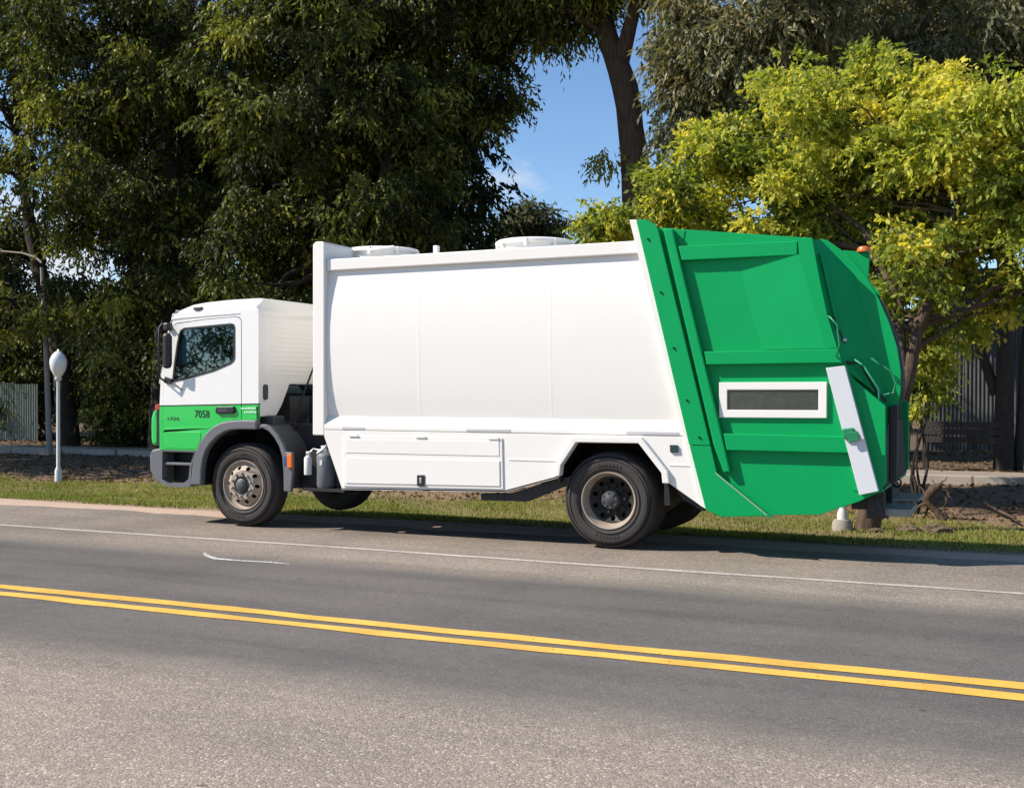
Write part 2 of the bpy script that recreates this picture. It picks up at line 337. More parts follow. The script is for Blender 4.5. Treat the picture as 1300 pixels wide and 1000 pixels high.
# irregular far asphalt edge
ex = np.arange(-400, 400, .35); ey = .80 + .05 * np.sin(ex * 1.7) + .04 * np.sin(ex * 4.3 + 1) + RNG.normal(0, .018, len(ex))
V = np.concatenate([np.stack([ex, np.full_like(ex, -40), np.zeros_like(ex)], 1), np.stack([ex, np.full_like(ex, -12.0), np.zeros_like(ex)], 1),
                    np.stack([ex, ey, np.zeros_like(ex)], 1), np.stack([ex, ey + .05, np.full_like(ex, -.05)], 1)])
n = len(ex); i = np.arange(n - 1)
F = np.concatenate([np.stack([i + k * n, i + 1 + k * n, i + 1 + (k + 1) * n, i + (k + 1) * n], 1) for k in range(3)])
tag(mesh_np('road', V, F, m), kind='structure')
# pink-tan sand strip along the asphalt
SAND = flat('sandy_shoulder', (.47, .34, .255), .95, var=.2, scale=5, bump=.4, bscale=60)
V = []; 
for k, (yo, zo) in enumerate(((.70, -.012), (1.05, .004), (1.5, -.010), (1.72, -.05))):
    yy_ = yo + (.07 * np.sin(ex * 2.1 + k) + RNG.normal(0, .03, n) + .1 * np.sin(ex * .6)) * (k == 3) + (k == 2) * .1 * np.sin(ex * .6)
    V.append(np.stack([ex, yy_, np.full_like(ex, zo)], 1))
F = np.concatenate([np.stack([i + k * n, i + 1 + k * n, i + 1 + (k + 1) * n, i + (k + 1) * n], 1) for k in range(3)])
tag(mesh_np('sand_strip', np.concatenate(V), F, SAND), kind='structure')

# painted lines, worn
def paintmat(name, col, wear):
    m, t, b = mat(name); o_ = t.nodes['Material Output']
    tc = N(t, 'ShaderNodeTexCoord'); n = N(t, 'ShaderNodeTexNoise', inp={'Scale': 34.0, 'Detail': 6.0, 'Roughness': .7}); n2 = N(t, 'ShaderNodeTexNoise', inp={'Scale': 2.2, 'Detail': 4.0})
    t.links.new(tc.outputs['Object'], n.inputs[0]); t.links.new(tc.outputs['Object'], n2.inputs[0])
    r = ramp(t, [(.35, tuple(c * .8 for c in col)), (.6, col)]); t.links.new(n2.outputs[0], r.inputs[0]); t.links.new(r.outputs[0], b.inputs['Base Color'])
    b.inputs['Roughness'].default_value = .7
    tr = N(t, 'ShaderNodeBsdfTransparent'); s = N(t, 'ShaderNodeMixShader'); rr = ramp(t, [(wear - .02, (0, 0, 0)), (wear + .02, (1, 1, 1))])
    t.links.new(n.outputs[0], rr.inputs[0]); t.links.new(rr.outputs[0], s.inputs[0]); t.links.new(tr.outputs[0], s.inputs[1]); t.links.new(b.outputs[0], s.inputs[2])
    t.links.new(s.outputs[0], o_.inputs[0]); return m
def line(name, y0, y1, mt, x0=-120, x1=60, step=.4, jit=.006):
    xs_ = np.arange(x0, x1, step); k = len(xs_)
    a = y0 + RNG.normal(0, jit, k) + .012 * np.sin(xs_ * .9); c = y1 + RNG.normal(0, jit, k) + .012 * np.sin(xs_ * .9)
    V = np.concatenate([np.stack([xs_, a, np.full(k, .004)], 1), np.stack([xs_, c, np.full(k, .004)], 1)])
    i = np.arange(k - 1); F = np.stack([i, i + 1, i + 1 + k, i + k], 1)
    return tag(mesh_np(name, V, F, mt), kind='structure')
YEL = paintmat('yellow_road_paint', (.82, .46, .075), .365); WHL = paintmat('white_road_paint', (.52, .47, .42), .41)
line('yellow_line', -4.465, -4.31, YEL, jit=.008); line('yellow_line', -4.715, -4.575, YEL, jit=.009)
line('edge_line', -1.15, -1.06, WHL)
# pale scrawl on the lane
SCR = paintmat('pale_road_scrape', (.62, .61, .60), .44)
pts = [(1.05, -2.02), (1.25, -2.20), (1.45, -2.31), (1.75, -2.31), (2.05, -2.27), (2.32, -2.30)]
V = []; 
for k, (x, y) in enumerate(pts):
    w_ = (.015, .035, .04, .03, .03, .012)[k]; V += [(x, y - w_, .004), (x, y + w_, .004)]
tag(mesh_np('road_scrape', V, [(2 * k, 2 * k + 2, 2 * k + 3, 2 * k + 1) for k in range(5)], SCR), kind='structure')

# far kerb line of the footpath beyond the verge
bm = bmesh.new()
CONCP = flat('pale_concrete', (.36, .31, .26), .9, var=.2, scale=4, bump=.3)
kerb_mesh = None
kp = tag(empty('footpath_kerb', (0, 0, 0)), 'long pale concrete kerb edging the bare earth under the trees', 'kerb')
def ky_(x): return 12.75 - .012 * (x + 5)
x = -34.0; first = None
while x < 13:
    bm = bmesh.new(); L_ = 1.95
    add_box(bm, 0, L_, -.12, .12, -.25, 0); 
    if first is None:
        first = bm_out(bm, 'kerbstone', CONCP, kp, bevel=.012); o = first
    else:
        bm.free(); o = first.copy(); C.objects.link(o); o.parent = kp
    o.location = (x, ky_(x) + RNG.normal(0, .015), .02 + RNG.normal(0, .008)); o.rotation_euler = (0, 0, -.012 + RNG.normal(0, .003))
    x += 2.0
PATH = flat('footpath_earth', (.27, .215, .165), .95, var=.25, scale=2, bump=.4)
box('footpath', -60, 40, 12.9, 14.6, -.3, -.02, PATH)
tag(bpy.data.objects['footpath'], kind='structure')

# ------------------------------------------------------------------ the truck
T = tag(empty('garbage_truck'), 'white and green rear-loading garbage truck parked on the shoulder, 7058 on its cab door', 'garbage truck')
P = lambda *a, **k: prism(*a, parent=T, **k)
def arc(cx, cz, r, a0, a1, n):
    return [(cx + r * math.cos(R(a0 + (a1 - a0) * k / n)), cz + r * math.sin(R(a0 + (a1 - a0) * k / n))) for k in range(n + 1)]
# wheels ------------------------------------------------
RW = .52
def make_wheel(front):
    root = empty('wheel', parent=T)
    W = .29
    prof = [(.30, .035), (.335, .012), (.40, .0), (.455, .006), (.487, .022), (.508, .045), (.517, .07)]
    for k in range(5):                                   # circumferential grooves
        y = .085 + k * .03
        prof += [(.52, y), (.52, y + .018), (.507, y + .021), (.507, y + .027)]
    prof += [(.52, W - .05), (.508, W - .035), (.487, W - .018), (.455, W - .004), (.40, W), (.335, W - .012), (.30, W - .035)]
    bm = bmesh.new(); add_lathe(bm, prof, 72, closed=True)
    tyre = bm_out(bm, 'tyre', RUB, root, 30)
    # sidewall rings + lettering lumps
    bm = bmesh.new()
    for rr in (.352, .44, .472): add_lathe(bm, [(rr - .004, .004), (rr, -.006 if rr < .46 else .004), (rr + .004, .004)], 60, closed=True)
    for a in list(range(70, 112, 6)) + list(range(250, 292, 6)):
        c, s = math.cos(R(a)), math.sin(R(a)); r0, r1 = .375, .405
        d = .013
        vs_ = [(r0 * c - d * s, r0 * s + d * c), (r0 * c + d * s, r0 * s - d * c), (r1 * c + d * s, r1 * s - d * c), (r1 * c - d * s, r1 * s + d * c)]
        add_prism(bm, [vs_], -.003, .01)
    bm_out(bm, 'sidewall_marking', RUB, root)
    # rim
    if front:
        bm = bmesh.new()
        add_lathe(bm, [(.30, .06), (.312, .03), (.306, .012), (.296, .014), (.287, .045), (.272, .06), (.262, .062), (.262, .10), (.30, .16)], 56)
        bm_out(bm, 'rim', RIML, root, 50)
        bm = bmesh.new(); holes = []
        for k in range(10):
            a = R(36 * k + 9); holes.append([(.213 * math.cos(a) + .029 * math.cos(q), .213 * math.sin(a) + .024 * math.sin(q)) for q in [R(36 * j) for j in range(10)]])
        outer = arc(0, 0, .263, 0, 360, 48)[:-1]; inner = arc(0, 0, .085, 0, 360, 30)[:-1]
        # dished plate: y depends on the radius
        def dish(v):
            r_ = math.hypot(v[0], v[2]); return (v[0], v[1] + np.interp(r_, [.08, .16, .18, .235, .263], [-.045, -.045, -.04, .0, .03]), v[2])
        rings = [arc(0, 0, q, 0, 360, 40)[:-1] for q in (.165,)]
        add_prism(bm, [outer] + holes + [arc(0, 0, .178, 0, 360, 40)[:-1]], .03, .04, tf=dish)
        add_prism(bm, [arc(0, 0, .178, 0, 360, 40)[:-1], inner], .03, .04, tf=dish)
        bm_out(bm, 'rim_disc', RIML, root, 50)
        lathe('rim_well', [(.26, .16), (.0001, .16)], BLACK, root, 30)
        bm = bmesh.new()
        for k in range(10):
            a = R(36 * k + 27); add_lathe(bm, [(.017, .0), (.017, -.035), (.010, -.04), (.0001, -.042)], 6, c=(.143 * math.cos(a), 0, .143 * math.sin(a)))
        bm_out(bm, 'wheel_nut', RIML, root)
        bm = bmesh.new(); add_lathe(bm, [(.115, -.012), (.112, -.02), (.09, -.022), (.086, -.02)], 32); bm_out(bm, 'hub_ring', BLACK, root, 40)
        lathe('hub', [(.082, .0), (.078, -.03), (.062, -.040), (.056, -.055), (.040, -.062), (.0001, -.064)], HUBC, root, 24)
    else:
        bm = bmesh.new()
        add_lathe(bm, [(.30, .06), (.314, .03), (.308, .01), (.296, .012), (.286, .03), (.280, .05)], 56)
        bm_out(bm, 'rim', RIML, root, 50)
        bm = bmesh.new()
        add_lathe(bm, [(.281, .048), (.272, .075), (.262, .10), (.255, .135)], 56); bm_out(bm, 'rim_barrel', RIML, root, 50)
        bm = bmesh.new(); holes = []
        for k in range(10):
            a = R(36 * k + 20); holes.append([(.205 * math.cos(a) + .026 * math.cos(q), .205 * math.sin(a) + .026 * math.sin(q)) for q in [R(36 * j) for j in range(10)]])
        def dish(v):
            r_ = math.hypot(v[0], v[2]); return (v[0], v[1] + np.interp(r_, [.08, .15, .18, .235, .258], [.03, .03, .02, -.01, -.02]), v[2])
        add_prism(bm, [arc(0, 0, .258, 0, 360, 48)[:-1]] + holes + [arc(0, 0, .17, 0, 360, 40)[:-1]], .15, .16, tf=dish)
        add_prism(bm, [arc(0, 0, .17, 0, 360, 40)[:-1], arc(0, 0, .085, 0, 360, 30)[:-1]], .15, .16, tf=dish)
        bm_out(bm, 'rim_disc', RIMD, root, 50)
        lathe('rim_well', [(.26, .26), (.0001, .26)], BLACK, root, 30)
        bm = bmesh.new()
        for k in range(10):
            a = R(36 * k + 3); add_lathe(bm, [(.017, .18), (.017, .135), (.010, .13), (.0001, .128)], 6, c=(.143 * math.cos(a), 0, .143 * math.sin(a)))
        bm_out(bm, 'wheel_nut', RIMD, root)
        lathe('hub', [(.10, .19), (.098, .07), (.088, .055), (.06, .05), (.045, .04), (.0001, .038)], DGREY, root, 24)
        bm = bmesh.new()
        for k in range(8):
            a = R(45 * k + 10); add_lathe(bm, [(.013, .07), (.013, .045), (.0001, .043)], 6, c=(.076 * math.cos(a), 0, .076 * math.sin(a)))
        bm_out(bm, 'hub_bolt', HUBC, root)
    for ch in root.children:
        if ch.name.split('.')[0] in ('wheel_nut', 'hub_bolt', 'sidewall_marking'): ch['kind'] = 'stuff'
    return root
def copy_wheel(src):
    r_ = src.copy(); C.objects.link(r_); r_.parent = T
    for ch in list(src.children):
        c_ = ch.copy(); C.objects.link(c_); c_.parent = r_
    return r_
WB = 4.80
fw = make_wheel(True); fw.location = (0, 0, RW); fw.rotation_euler = (0, R(12), 0)
f2 = copy_wheel(fw); f2.location = (0, 2.42, RW); f2.rotation_euler = (0, 0, R(180))
rw = make_wheel(False); rw.location = (WB, 0, RW)
r2_ = copy_wheel(rw); r2_.location = (WB, .62, RW); r2_.rotation_euler = (0, R(17), R(180))
r3_ = copy_wheel(rw); r3_.location = (WB, 2.42, RW); r3_.rotation_euler = (0, R(7), R(180))
r4_ = copy_wheel(rw); r4_.location = (WB, 1.80, RW); r4_.rotation_euler = (0, R(27), 0)
# chassis ------------------------------------------------
boxes('chassis_rail', [(-1.0, 6.6, .74, .80, .62, .92), (-1.0, 6.6, 1.62, 1.68, .62, .92), (-.9, -.8, .80, 1.62, .66, .88), (.7, .8, .80, 1.62, .66, .88), (2.4, 2.5, .80, 1.62, .66, .88), (4.1, 4.2, .8, 1.62, .66, .88), (5.5, 5.6, .8, 1.62, .66, .88)], CHAS, T)
bm = bmesh.new(); add_tube(bm, [(0, .25, RW), (0, 2.17, RW)], .07, 12); add_box(bm, -.55, .55, .6, .68, .50, .58); add_box(bm, -.55, .55, 1.74, 1.82, .50, .58); bm_out(bm, 'front_axle', CHAS, T, 40)
bm = bmesh.new(); add_tube(bm, [(WB, .3, RW), (WB, 2.12, RW)], .095, 12); add_lathe(bm, [(.0001, -.2), (.18, -.15), (.24, 0), (.18, .15), (.0001, .2)], 20, c=(WB, 1.21, RW))
add_tube(bm, [(WB, 1.21, RW + .03), (1.2, 1.21, .75)], .055, 10); add_box(bm, WB - .7, WB + .7, .66, .74, .48, .60); add_box(bm, WB - .7, WB + .7, 1.68, 1.76, .48, .60); bm_out(bm, 'rear_axle', CHAS, T, 40)
boxes('engine', [(-.7, .35, .85, 1.57, .55, 1.3), (.35, 1.0, 1.0, 1.42, .55, 1.0), (.35, .85, .85, 1.15, 1.0, 1.3)], CHAS, T, .03)
boxes('subframe', [(1.2, 6.6, .70, .84, .92, 1.20), (1.2, 6.6, 1.58, 1.72, .92, 1.20), (1.15, 6.2, .02, 2.40, 1.2, 1.26)], CHAS, T)
# things between cab and body
bm = bmesh.new(); random.seed(3)
for k in range(7):
    x0 = .42 + random.random() * .5; y0 = .35 + random.random() * .9
    add_tube(bm, [(x0, y0, .75), (x0 + .1 * random.random(), y0 + .1, 1.25 + .25 * random.random()), (x0 + .25, y0 + .2, 1.0)], .022, 6)
bm_out(bm, 'hoses', CHAS, T, 40)['kind'] = 'stuff'
tube('exhaust_stay', [(.86, .30, 2.0), (.60, .38, 1.55), (.52, .36, 1.3), (.55, .34, .95)], .014, CHAS, T, 6)
boxes('gearbox_guard', [(.36, 1.08, .40, .72, .86, 1.28), (.40, 1.1, .85, 1.6, 1.2, 1.62)], CHAS, T, .03)

# cab ------------------------------------------------
front = [(-1.265, .93), (-1.27, 1.30), (-1.265, 1.52), (-1.25, 1.80), (-1.20, 2.15), (-1.14, 2.42), (-1.09, 2.56), (-1.03, 2.66)]
archo = [(-.735, .50), (-.70, .78), (-.655, .92), (-.60, 1.03), (-.50, 1.15), (-.39, 1.24), (-.26, 1.295), (-.12, 1.32), (.05, 1.33), (.28, 1.33)]
archi = [(.28, 1.215), (.04, 1.215), (-.10, 1.205), (-.21, 1.175), (-.32, 1.115), (-.42, 1.03), (-.49, .94), (-.535, .83), (-.56, .70), (-.57, .50)]
archedge = [p for p in archo if p[1] > .92]
door_o = [(-1.205, .935), (-1.21, 1.5), (-1.195, 1.80), (-1.15, 2.12), (-1.095, 2.38), (-1.055, 2.49), (-.99, 2.54), (-.5, 2.585), (-.06, 2.605), (-.005, 2.59), (.02, 2.55), (.02, 1.335), (-.12, 1.325), (-.26, 1.30), (-.39, 1.245), (-.50, 1.155), (-.60, 1.035), (-.655, .935)]
win = [(-1.055, 1.80), (-1.02, 2.05), (-.975, 2.30), (-.925, 2.455), (-.86, 2.485), (-.5, 2.505), (-.13, 2.525), (-.09, 2.515), (-.075, 2.48), (-.075, 2.10), (-.09, 2.06), (-.14, 2.025), (-.4, 1.935), (-.8, 1.845)]
def shrink(pl, d):
    n = len(pl); A = sum(pl[i][0] * pl[(i + 1) % n][1] - pl[(i + 1) % n][0] * pl[i][1] for i in range(n)); s = 1 if A > 0 else -1; out = []
    for i in range(n):
        p0, p1, p2 = Vector(pl[i - 1]), Vector(pl[i]), Vector(pl[(i + 1) % n])
        e1 = (p1 - p0).normalized(); e2 = (p2 - p1).normalized(); n1 = Vector((-e1.y, e1.x)) * s; n2 = Vector((-e2.y, e2.x)) * s
        b_ = (n1 + n2); b_ = b_ / max(.35, b_.length_squared / 2); out.append(tuple(p1 + b_ * d))
    return out
cab_prof = front + [(-.98, 2.68), (.28, 2.70), (.28, 1.335)] + [p for p in archo[::-1][1:] if p[1] > .93] + []
door_gap = shrink(door_o, -.007)
for side in (0, 1):
    tf = None if side == 0 else mir
    prism('cab_side', [cab_prof, [(-1.07, 2.49), (-1.0, 2.552), (-.5, 2.593), (-.06, 2.613), (.0, 2.60), (.028, 2.555), (.028, 1.36), (-.12, 1.338), (-.26, 1.312), (-.385, 1.258), (-.495, 1.168), (-.592, 1.048), (-.64, .955), (-1.213, .955), (-1.218, 1.5), (-1.203, 1.80), (-1.158, 2.12), (-1.103, 2.38)]], -.048, -.015, LIV, T, tf=tf)
    prism('door', [door_o, win], -.052, -.02, LIV, T, tf=tf)
    d = bpy.data.objects['door'] if side == 0 else bpy.data.objects['door.001']
    prism('window_seal', [shrink(win, -.004), shrink(win, .022)], -.058, -.018, BLACK, d, tf=tf)
    prism('door_window', shrink(win, .018), -.046, -.041, GLASS, d, tf=tf)
    # pressed crease on the green part, door handle
    prism('door_crease', [(-1.19, 1.17), (-1.18, 1.21), (-.56, 1.235), (-.47, 1.225), (-.5, 1.215), (-1.19, 1.185)], -.0565, -.04, LIV, d, tf=tf, bevel=.004)
    prism('door_pressing', [(-1.175, .955), (-1.175, 1.165), (-.60, 1.175), (-.60, 1.08), (-.66, .955)], -.057, -.04, LIV, d, tf=tf, bevel=.004)
    prism('door_handle', [(-.355, 1.42), (-.345, 1.492), (-.07, 1.498), (-.06, 1.43), (-.09, 1.405), (-.33, 1.40)], -.085, -.04, BLACK, d, tf=tf, bevel=.012)
    prism('handle_recess', [(-.31, 1.425), (-.30, 1.465), (-.16, 1.468), (-.15, 1.43)], -.089, -.08, REDL if False else DGREY, d, tf=tf)
    prism('cab_arch_trim', archo + archi, -.095, .0, GREY, T, tf=tf, bevel=.018)
    tube('grab_trim', [mir(p) if side else p for p in [(-1.12, -.06, 1.80), (-1.00, -.075, 1.775), (-.9, -.06, 1.70)]], .007, DGREY, d, 6)
tx = text('number_lettering', '7058', .135, (-.70, -.0545, 1.352), TEXTB, T, sx=.88); 
text('model_badge', '1726', .055, (-1.15, -.0545, 1.315), DGREY, T, sx=1.9)['kind'] = 'stuff'
for k, (x0, x1, z) in enumerate(((.02, .24, 1.462), (.07, .26, 1.417))):
    bm = bmesh.new(); xx = x0
    while xx < x1: 
        wdt = random.uniform(.012, .024); add_box(bm, xx, xx + wdt, -.0535, -.05, z, z + .026 - .006 * (random.random() > .5)); xx += wdt + .006
    bm_out(bm, 'pale_lettering', TEXTW, T)['kind'] = 'stuff'
box('cab_number_plate_strip', .255, .275, -.055, -.045, 1.34, 1.50, BLACK, T)
# roof: lofted with rounded shoulders
bm = bmesh.new(); rings = []
st = [(-1.045, 2.655), (-1.02, 2.69), (-.97, 2.72), (-.90, 2.75), (-.79, 2.785), (-.62, 2.805), (-.30, 2.825), (.0, 2.832), (.22, 2.835), (.278, 2.815), (.282, 2.79)]
for x, zt in st:
    zb = 2.62 if x > -1.0 else 2.60
    rr = min(.13, max(.02, zt - zb - .01)); sec = [(-.046, zb)] + [(-.046 + rr - rr * math.cos(R(q)), zt - rr + rr * math.sin(R(q))) for q in (0, 18, 36, 54, 72, 90)]
    full = sec + [(2.42 - y, z) for y, z in sec[::-1]]
    crown = [(y, z + .03 * (1 - ((y - 1.21) / 1.25) ** 2)) for y, z in full]
    rings.append([bm.verts.new((x, y, z)) for y, z in crown])
for q, s in zip(rings, rings[1:]):
    for k in range(len(q) - 1): bm.faces.new((q[k], q[k + 1], s[k + 1], s[k]))
bm.faces.new(rings[0]); bm.faces.new(rings[-1][::-1])
bm_out(bm, 'cab_roof', CABWHITE, T, 50)
prism('roof_vent', [(-.745, 2.735), (-.70, 2.745), (-.58, 2.75), (-.595, 2.715), (-.64, 2.695), (-.70, 2.70)], -.055, -.03, DGREY, T, bevel=.006)
prism('drip_rail', [(-1.06, 2.63), (-.9, 2.625), (-.55, 2.64), (.0, 2.655), (.0, 2.648), (-.5, 2.628), (-.9, 2.61), (-1.07, 2.595)], -.056, -.04, CABWHITE, T)
# front: panel, windscreen, grille
bm = bmesh.new()
def bow(y, a=.17): return -a * (1 - abs((y - 1.21) / 1.255) ** 3.2)
def frontgrid(name, zs, mt, off=0, y0=-.045, y1=2.465, n=20):
    bm = bmesh.new(); rings = []
    for x, z in zs:
        rings.append([bm.verts.new((x + off + bow(y0 + (y1 - y0) * k / n), y0 + (y1 - y0) * k / n, z)) for k in range(n + 1)])
    for q, s in zip(rings, rings[1:]):
        for k in range(n): bm.faces.new((q[k], q[k + 1], s[k + 1], s[k]))
    return bm_out(bm, name, mt, T, 60)
frontgrid('front_panel', [(-1.255, .95), (-1.27, 1.3), (-1.268, 1.52), (-1.25, 1.80)], LIV)
frontgrid('windscreen', [(-1.24, 1.80), (-1.19, 2.15), (-1.13, 2.42), (-1.045, 2.63)], GLASS)
frontgrid('windscreen_header', [(-1.055, 2.60), (-1.035, 2.66), (-1.00, 2.72)], CABWHITE)
frontgrid('grille', [(-1.29, 1.05), (-1.31, 1.1), (-1.31, 1.42), (-1.29, 1.46)], BLACK, y0=.35, y1=2.07)
for side in (0, 1):
    tf = None if side == 0 else mir
    prism('a_pillar', [(-1.28, 1.78), (-1.262, 1.78), (-1.055, 2.62), (-1.02, 2.68), (-1.06, 2.67)], -.05, .05, CABWHITE, T, tf=tf, bevel=.01)
    prism('corner_deflector', [(-1.44, .995), (-1.455, 1.08), (-1.455, 1.33), (-1.42, 1.43), (-1.36, 1.455), (-1.33, 1.30), (-1.335, 1.02), (-1.38, .975)], .0, .35, LIV, T, tf=tf, bevel=.03)
    prism('indicator', [(-1.39, 1.42), (-1.40, 1.50), (-1.33, 1.52), (-1.32, 1.44)], .01, .12, REDL, T, tf=tf, bevel=.01)
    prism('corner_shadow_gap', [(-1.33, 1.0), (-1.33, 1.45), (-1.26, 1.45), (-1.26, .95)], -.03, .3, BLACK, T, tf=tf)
prism('bumper', [(-1.42, .66), (-1.43, .85), (-1.39, .93), (-1.25, .955), (-1.22, .92), (-1.235, .50), (-1.30, .52), (-1.35, .56)], -.055, 2.475, GREY, T, bevel=.035)
# step well
for side in (0, 1):
    tf = None if side == 0 else mir
    prism('step_frame', [[(-1.235, .51), (-1.22, .93), (-.66, .93), (-.72, .74), (-.74, .48), (-.9, .462), (-1.10, .47)], [(-1.195, .56), (-1.19, .915), (-.675, .915), (-.745, .745), (-.77, .575), (-.85, .52), (-1.10, .51)]], -.085, .02, GREY, T, tf=tf)
    prism('step_well', [(-1.21, .50), (-1.21, .93), (-.66, .93), (-.72, .50)], .16, .20, BLACK, T, tf=tf)
    prism('step_tread', [(-1.185, .742), (-1.185, .775), (-.715, .775), (-.72, .742)], -.06, .15, GREY, T, tf=tf, bevel=.006)
    prism('step_tread', [(-1.10, .47), (-1.12, .505), (-.76, .52), (-.76, .475)], -.08, .15, DGREY, T, tf=tf, bevel=.006)
    # wheel housing
    prism('wheel_housing', archi + [(-.56, .50), (-.575, .55), (-.545, .85), (-.42, 1.06), (-.3, 1.14), (-.1, 1.215), (.28, 1.225)] if False else [(-.575, .5), (-.56, .80), (-.50, .96), (-.35, 1.12), (-.15, 1.21), (.28, 1.225), (.28, 1.26), (-.18, 1.25), (-.40, 1.14), (-.55, .98), (-.60, .8), (-.61, .5)], -.01, .62, BLACK, T, tf=tf)
    # rear part of the mudguard on chassis
    MG = [(.30, 1.235), (.36, 1.24), (.45, 1.20), (.545, 1.115), (.62, 1.0), (.665, .90), (.685, .70), (.695, .48), (.76, .48), (.83, .50), (.835, .70), (.82, .93), (.72, .955), (.70, 1.0), (.60, 1.14), (.50, 1.235), (.42, 1.28), (.33, 1.285)]
    prism('mudguard', [(.30, 1.225), (.36, 1.235), (.45, 1.195), (.53, 1.12), (.60, 1.02), (.645, .90), (.665, .70), (.67, .47), (.775, .47), (.80, .70), (.79, .945), (.70, .95), (.66, 1.04), (.58, 1.15), (.49, 1.235), (.41, 1.28), (.33, 1.28)], -.075, -.02, GREY, T, tf=tf, bevel=.012)
    prism('mudguard_top', [(.33, 1.27), (.41, 1.272), (.49, 1.228), (.58, 1.142), (.66, 1.03), (.70, .92), (.73, .70), (.74, .50), (.70, .50), (.69, .70), (.66, .91), (.62, 1.02), (.55, 1.12), (.46, 1.20), (.36, 1.24), (.33, 1.24)], -.02, .62, DGREY, T, tf=tf, bevel=.006)
    prism('side_marker', [(.735, .755), (.73, .925), (.80, .93), (.805, .76)], -.10, -.07, ORANGE, T, tf=tf, bevel=.01)
    prism('blue_sticker', [(.675, .78), (.67, .89), (.715, .895), (.72, .785)], -.079, -.07, BLUES, T, tf=tf)
    prism('chassis_apron', [(.70, .50), (.80, .84), (1.42, .84), (1.50, .50), (1.3, .47), (.9, .46)], .16, .19, BLACK, T, tf=tf)
# cab rear wall, ribbed, with engine tunnel cut-out
bm = bmesh.new()
add_prism(bm, [[(-.04, 1.37), (.33, 1.37), (.45, 1.50), (.62, 1.77), (1.80, 1.77), (1.97, 1.50), (2.09, 1.37), (2.46, 1.37), (2.46, 2.76), (2.40, 2.79), (.02, 2.79), (-.04, 2.76)]], .22, .275, 'x')
bm_out(bm, 'cab_rear_wall', CABWHITE, T, bevel=.02)
bm = bmesh.new()
for k in range(14):
    z = 1.88 + k * .06; add_box(bm, .272, .2775, .22, 2.2, z, z + .03)
bm_out(bm, 'rear_wall_ribs', CABWHITE, T, bevel=.005)
box('cab_corner', .20, .278, -.047, .03, 1.37, 2.70, CABWHITE, T, .02)
prism('rear_air_vent', [(.05, 1.60), (.05, 1.75), (.07, 1.77), (.11, 1.77), (.13, 1.75), (.13, 1.60), (.11, 1.58), (.07, 1.58)], .27, .30, DGREY, T, ax='x', bevel=.008)
boxes('cab_floor', [(-1.2, .22, .0, 2.42, 1.22, 1.3), (-.62, .2, .72, 1.70, 1.3, 1.62)], DGREY, T)
box('dashboard', -1.22, -.85, .02, 2.40, 1.5, 1.86, DGREY, T, .05)
box('cab_mounting', .15, .40, .10, .34, 1.25, 1.38, DGREY, T, .02)
for s in (0, 1):
    tf = None if s == 0 else mir
    bm = bmesh.new(); add_prism(bm, [[(-.60, 1.62), (-.60, 1.76), (-.12, 1.76), (-.12, 1.62)]], .22, .68, tf=tf); add_prism(bm, [[(-.20, 1.72), (-.16, 2.28), (-.02, 2.30), (-.06, 1.72)]], .24, .66, tf=tf)
    add_prism(bm, [[(-.14, 2.30), (-.13, 2.46), (-.03, 2.46), (-.03, 2.30)]], .33, .57, tf=tf)
    bm_out(bm, 'driver_seat', SEAT, T, bevel=.04)
bm = bmesh.new()
pts = [(-.86 + .23 * math.cos(R(a)) * .45, .45 + .23 * math.sin(R(a)), 1.98 + .23 * math.cos(R(a)) * .8) for a in range(0, 361, 20)]
add_tube(bm, pts, .016, 6, False); add_tube(bm, [(-.86, .45, 1.98), (-1.0, .45, 1.8)], .03, 8); bm_out(bm, 'steering_wheel', BLACK, T, 50)
tube('wiper', [(-1.42, .3, 1.86), (-1.36, .9, 2.02)], .01, BLACK, T, 6)
# mirror assembly
mr_ = box('mirror_arm', -1.12, -1.07, -.10, -.03, 2.46, 2.52, BLACK, T, .01)
tube('mirror_bracket', [(-1.08, -.05, 2.52), (-1.11, -.18, 2.54), (-1.12, -.22, 2.48), (-1.13, -.22, 2.10), (-1.15, -.18, 1.86), (-1.16, -.05, 1.80)], .014, BLACK, T, 8)
prism('mirror_housing', [(-.06, 2.0), (-.06, 2.38), (-.09, 2.42), (-.23, 2.42), (-.26, 2.38), (-.26, 2.0), (-.23, 1.97), (-.09, 1.97)], -1.14, -1.05, BLACK, T, ax='x', bevel=.03, tf=lambda v: (v[0] + .065, v[1] * .5 - .10, v[2]))
prism('mirror_housing', [(-.06, 2.45), (-.06, 2.55), (-.24, 2.55), (-.24, 2.45)], -1.13, -1.04, BLACK, T, ax='x', bevel=.02, tf=lambda v: (v[0] + .05, v[1] * .55 - .08, v[2]))
prism('mirror_glass', [(-.085, 2.02), (-.085, 2.38), (-.235, 2.38), (-.235, 2.02)], -1.049, -1.046, DGREY, T, ax='x', tf=lambda v: (v[0] + .065, v[1] * .5 - .10, v[2]))
prism('window_mirror_reflection', [(-.62, 1.90), (-.62, 2.16), (-.44, 2.16), (-.44, 1.92)], .10, .14, BLACK, T)  # black plate inside the cab, standing in for the mirror's reflection in the glass
prism('mirror_foot', [(-1.17, 1.79), (-1.05, 1.77), (-1.05, 1.84), (-1.16, 1.87)], -.08, -.04, BLACK, T, bevel=.006)
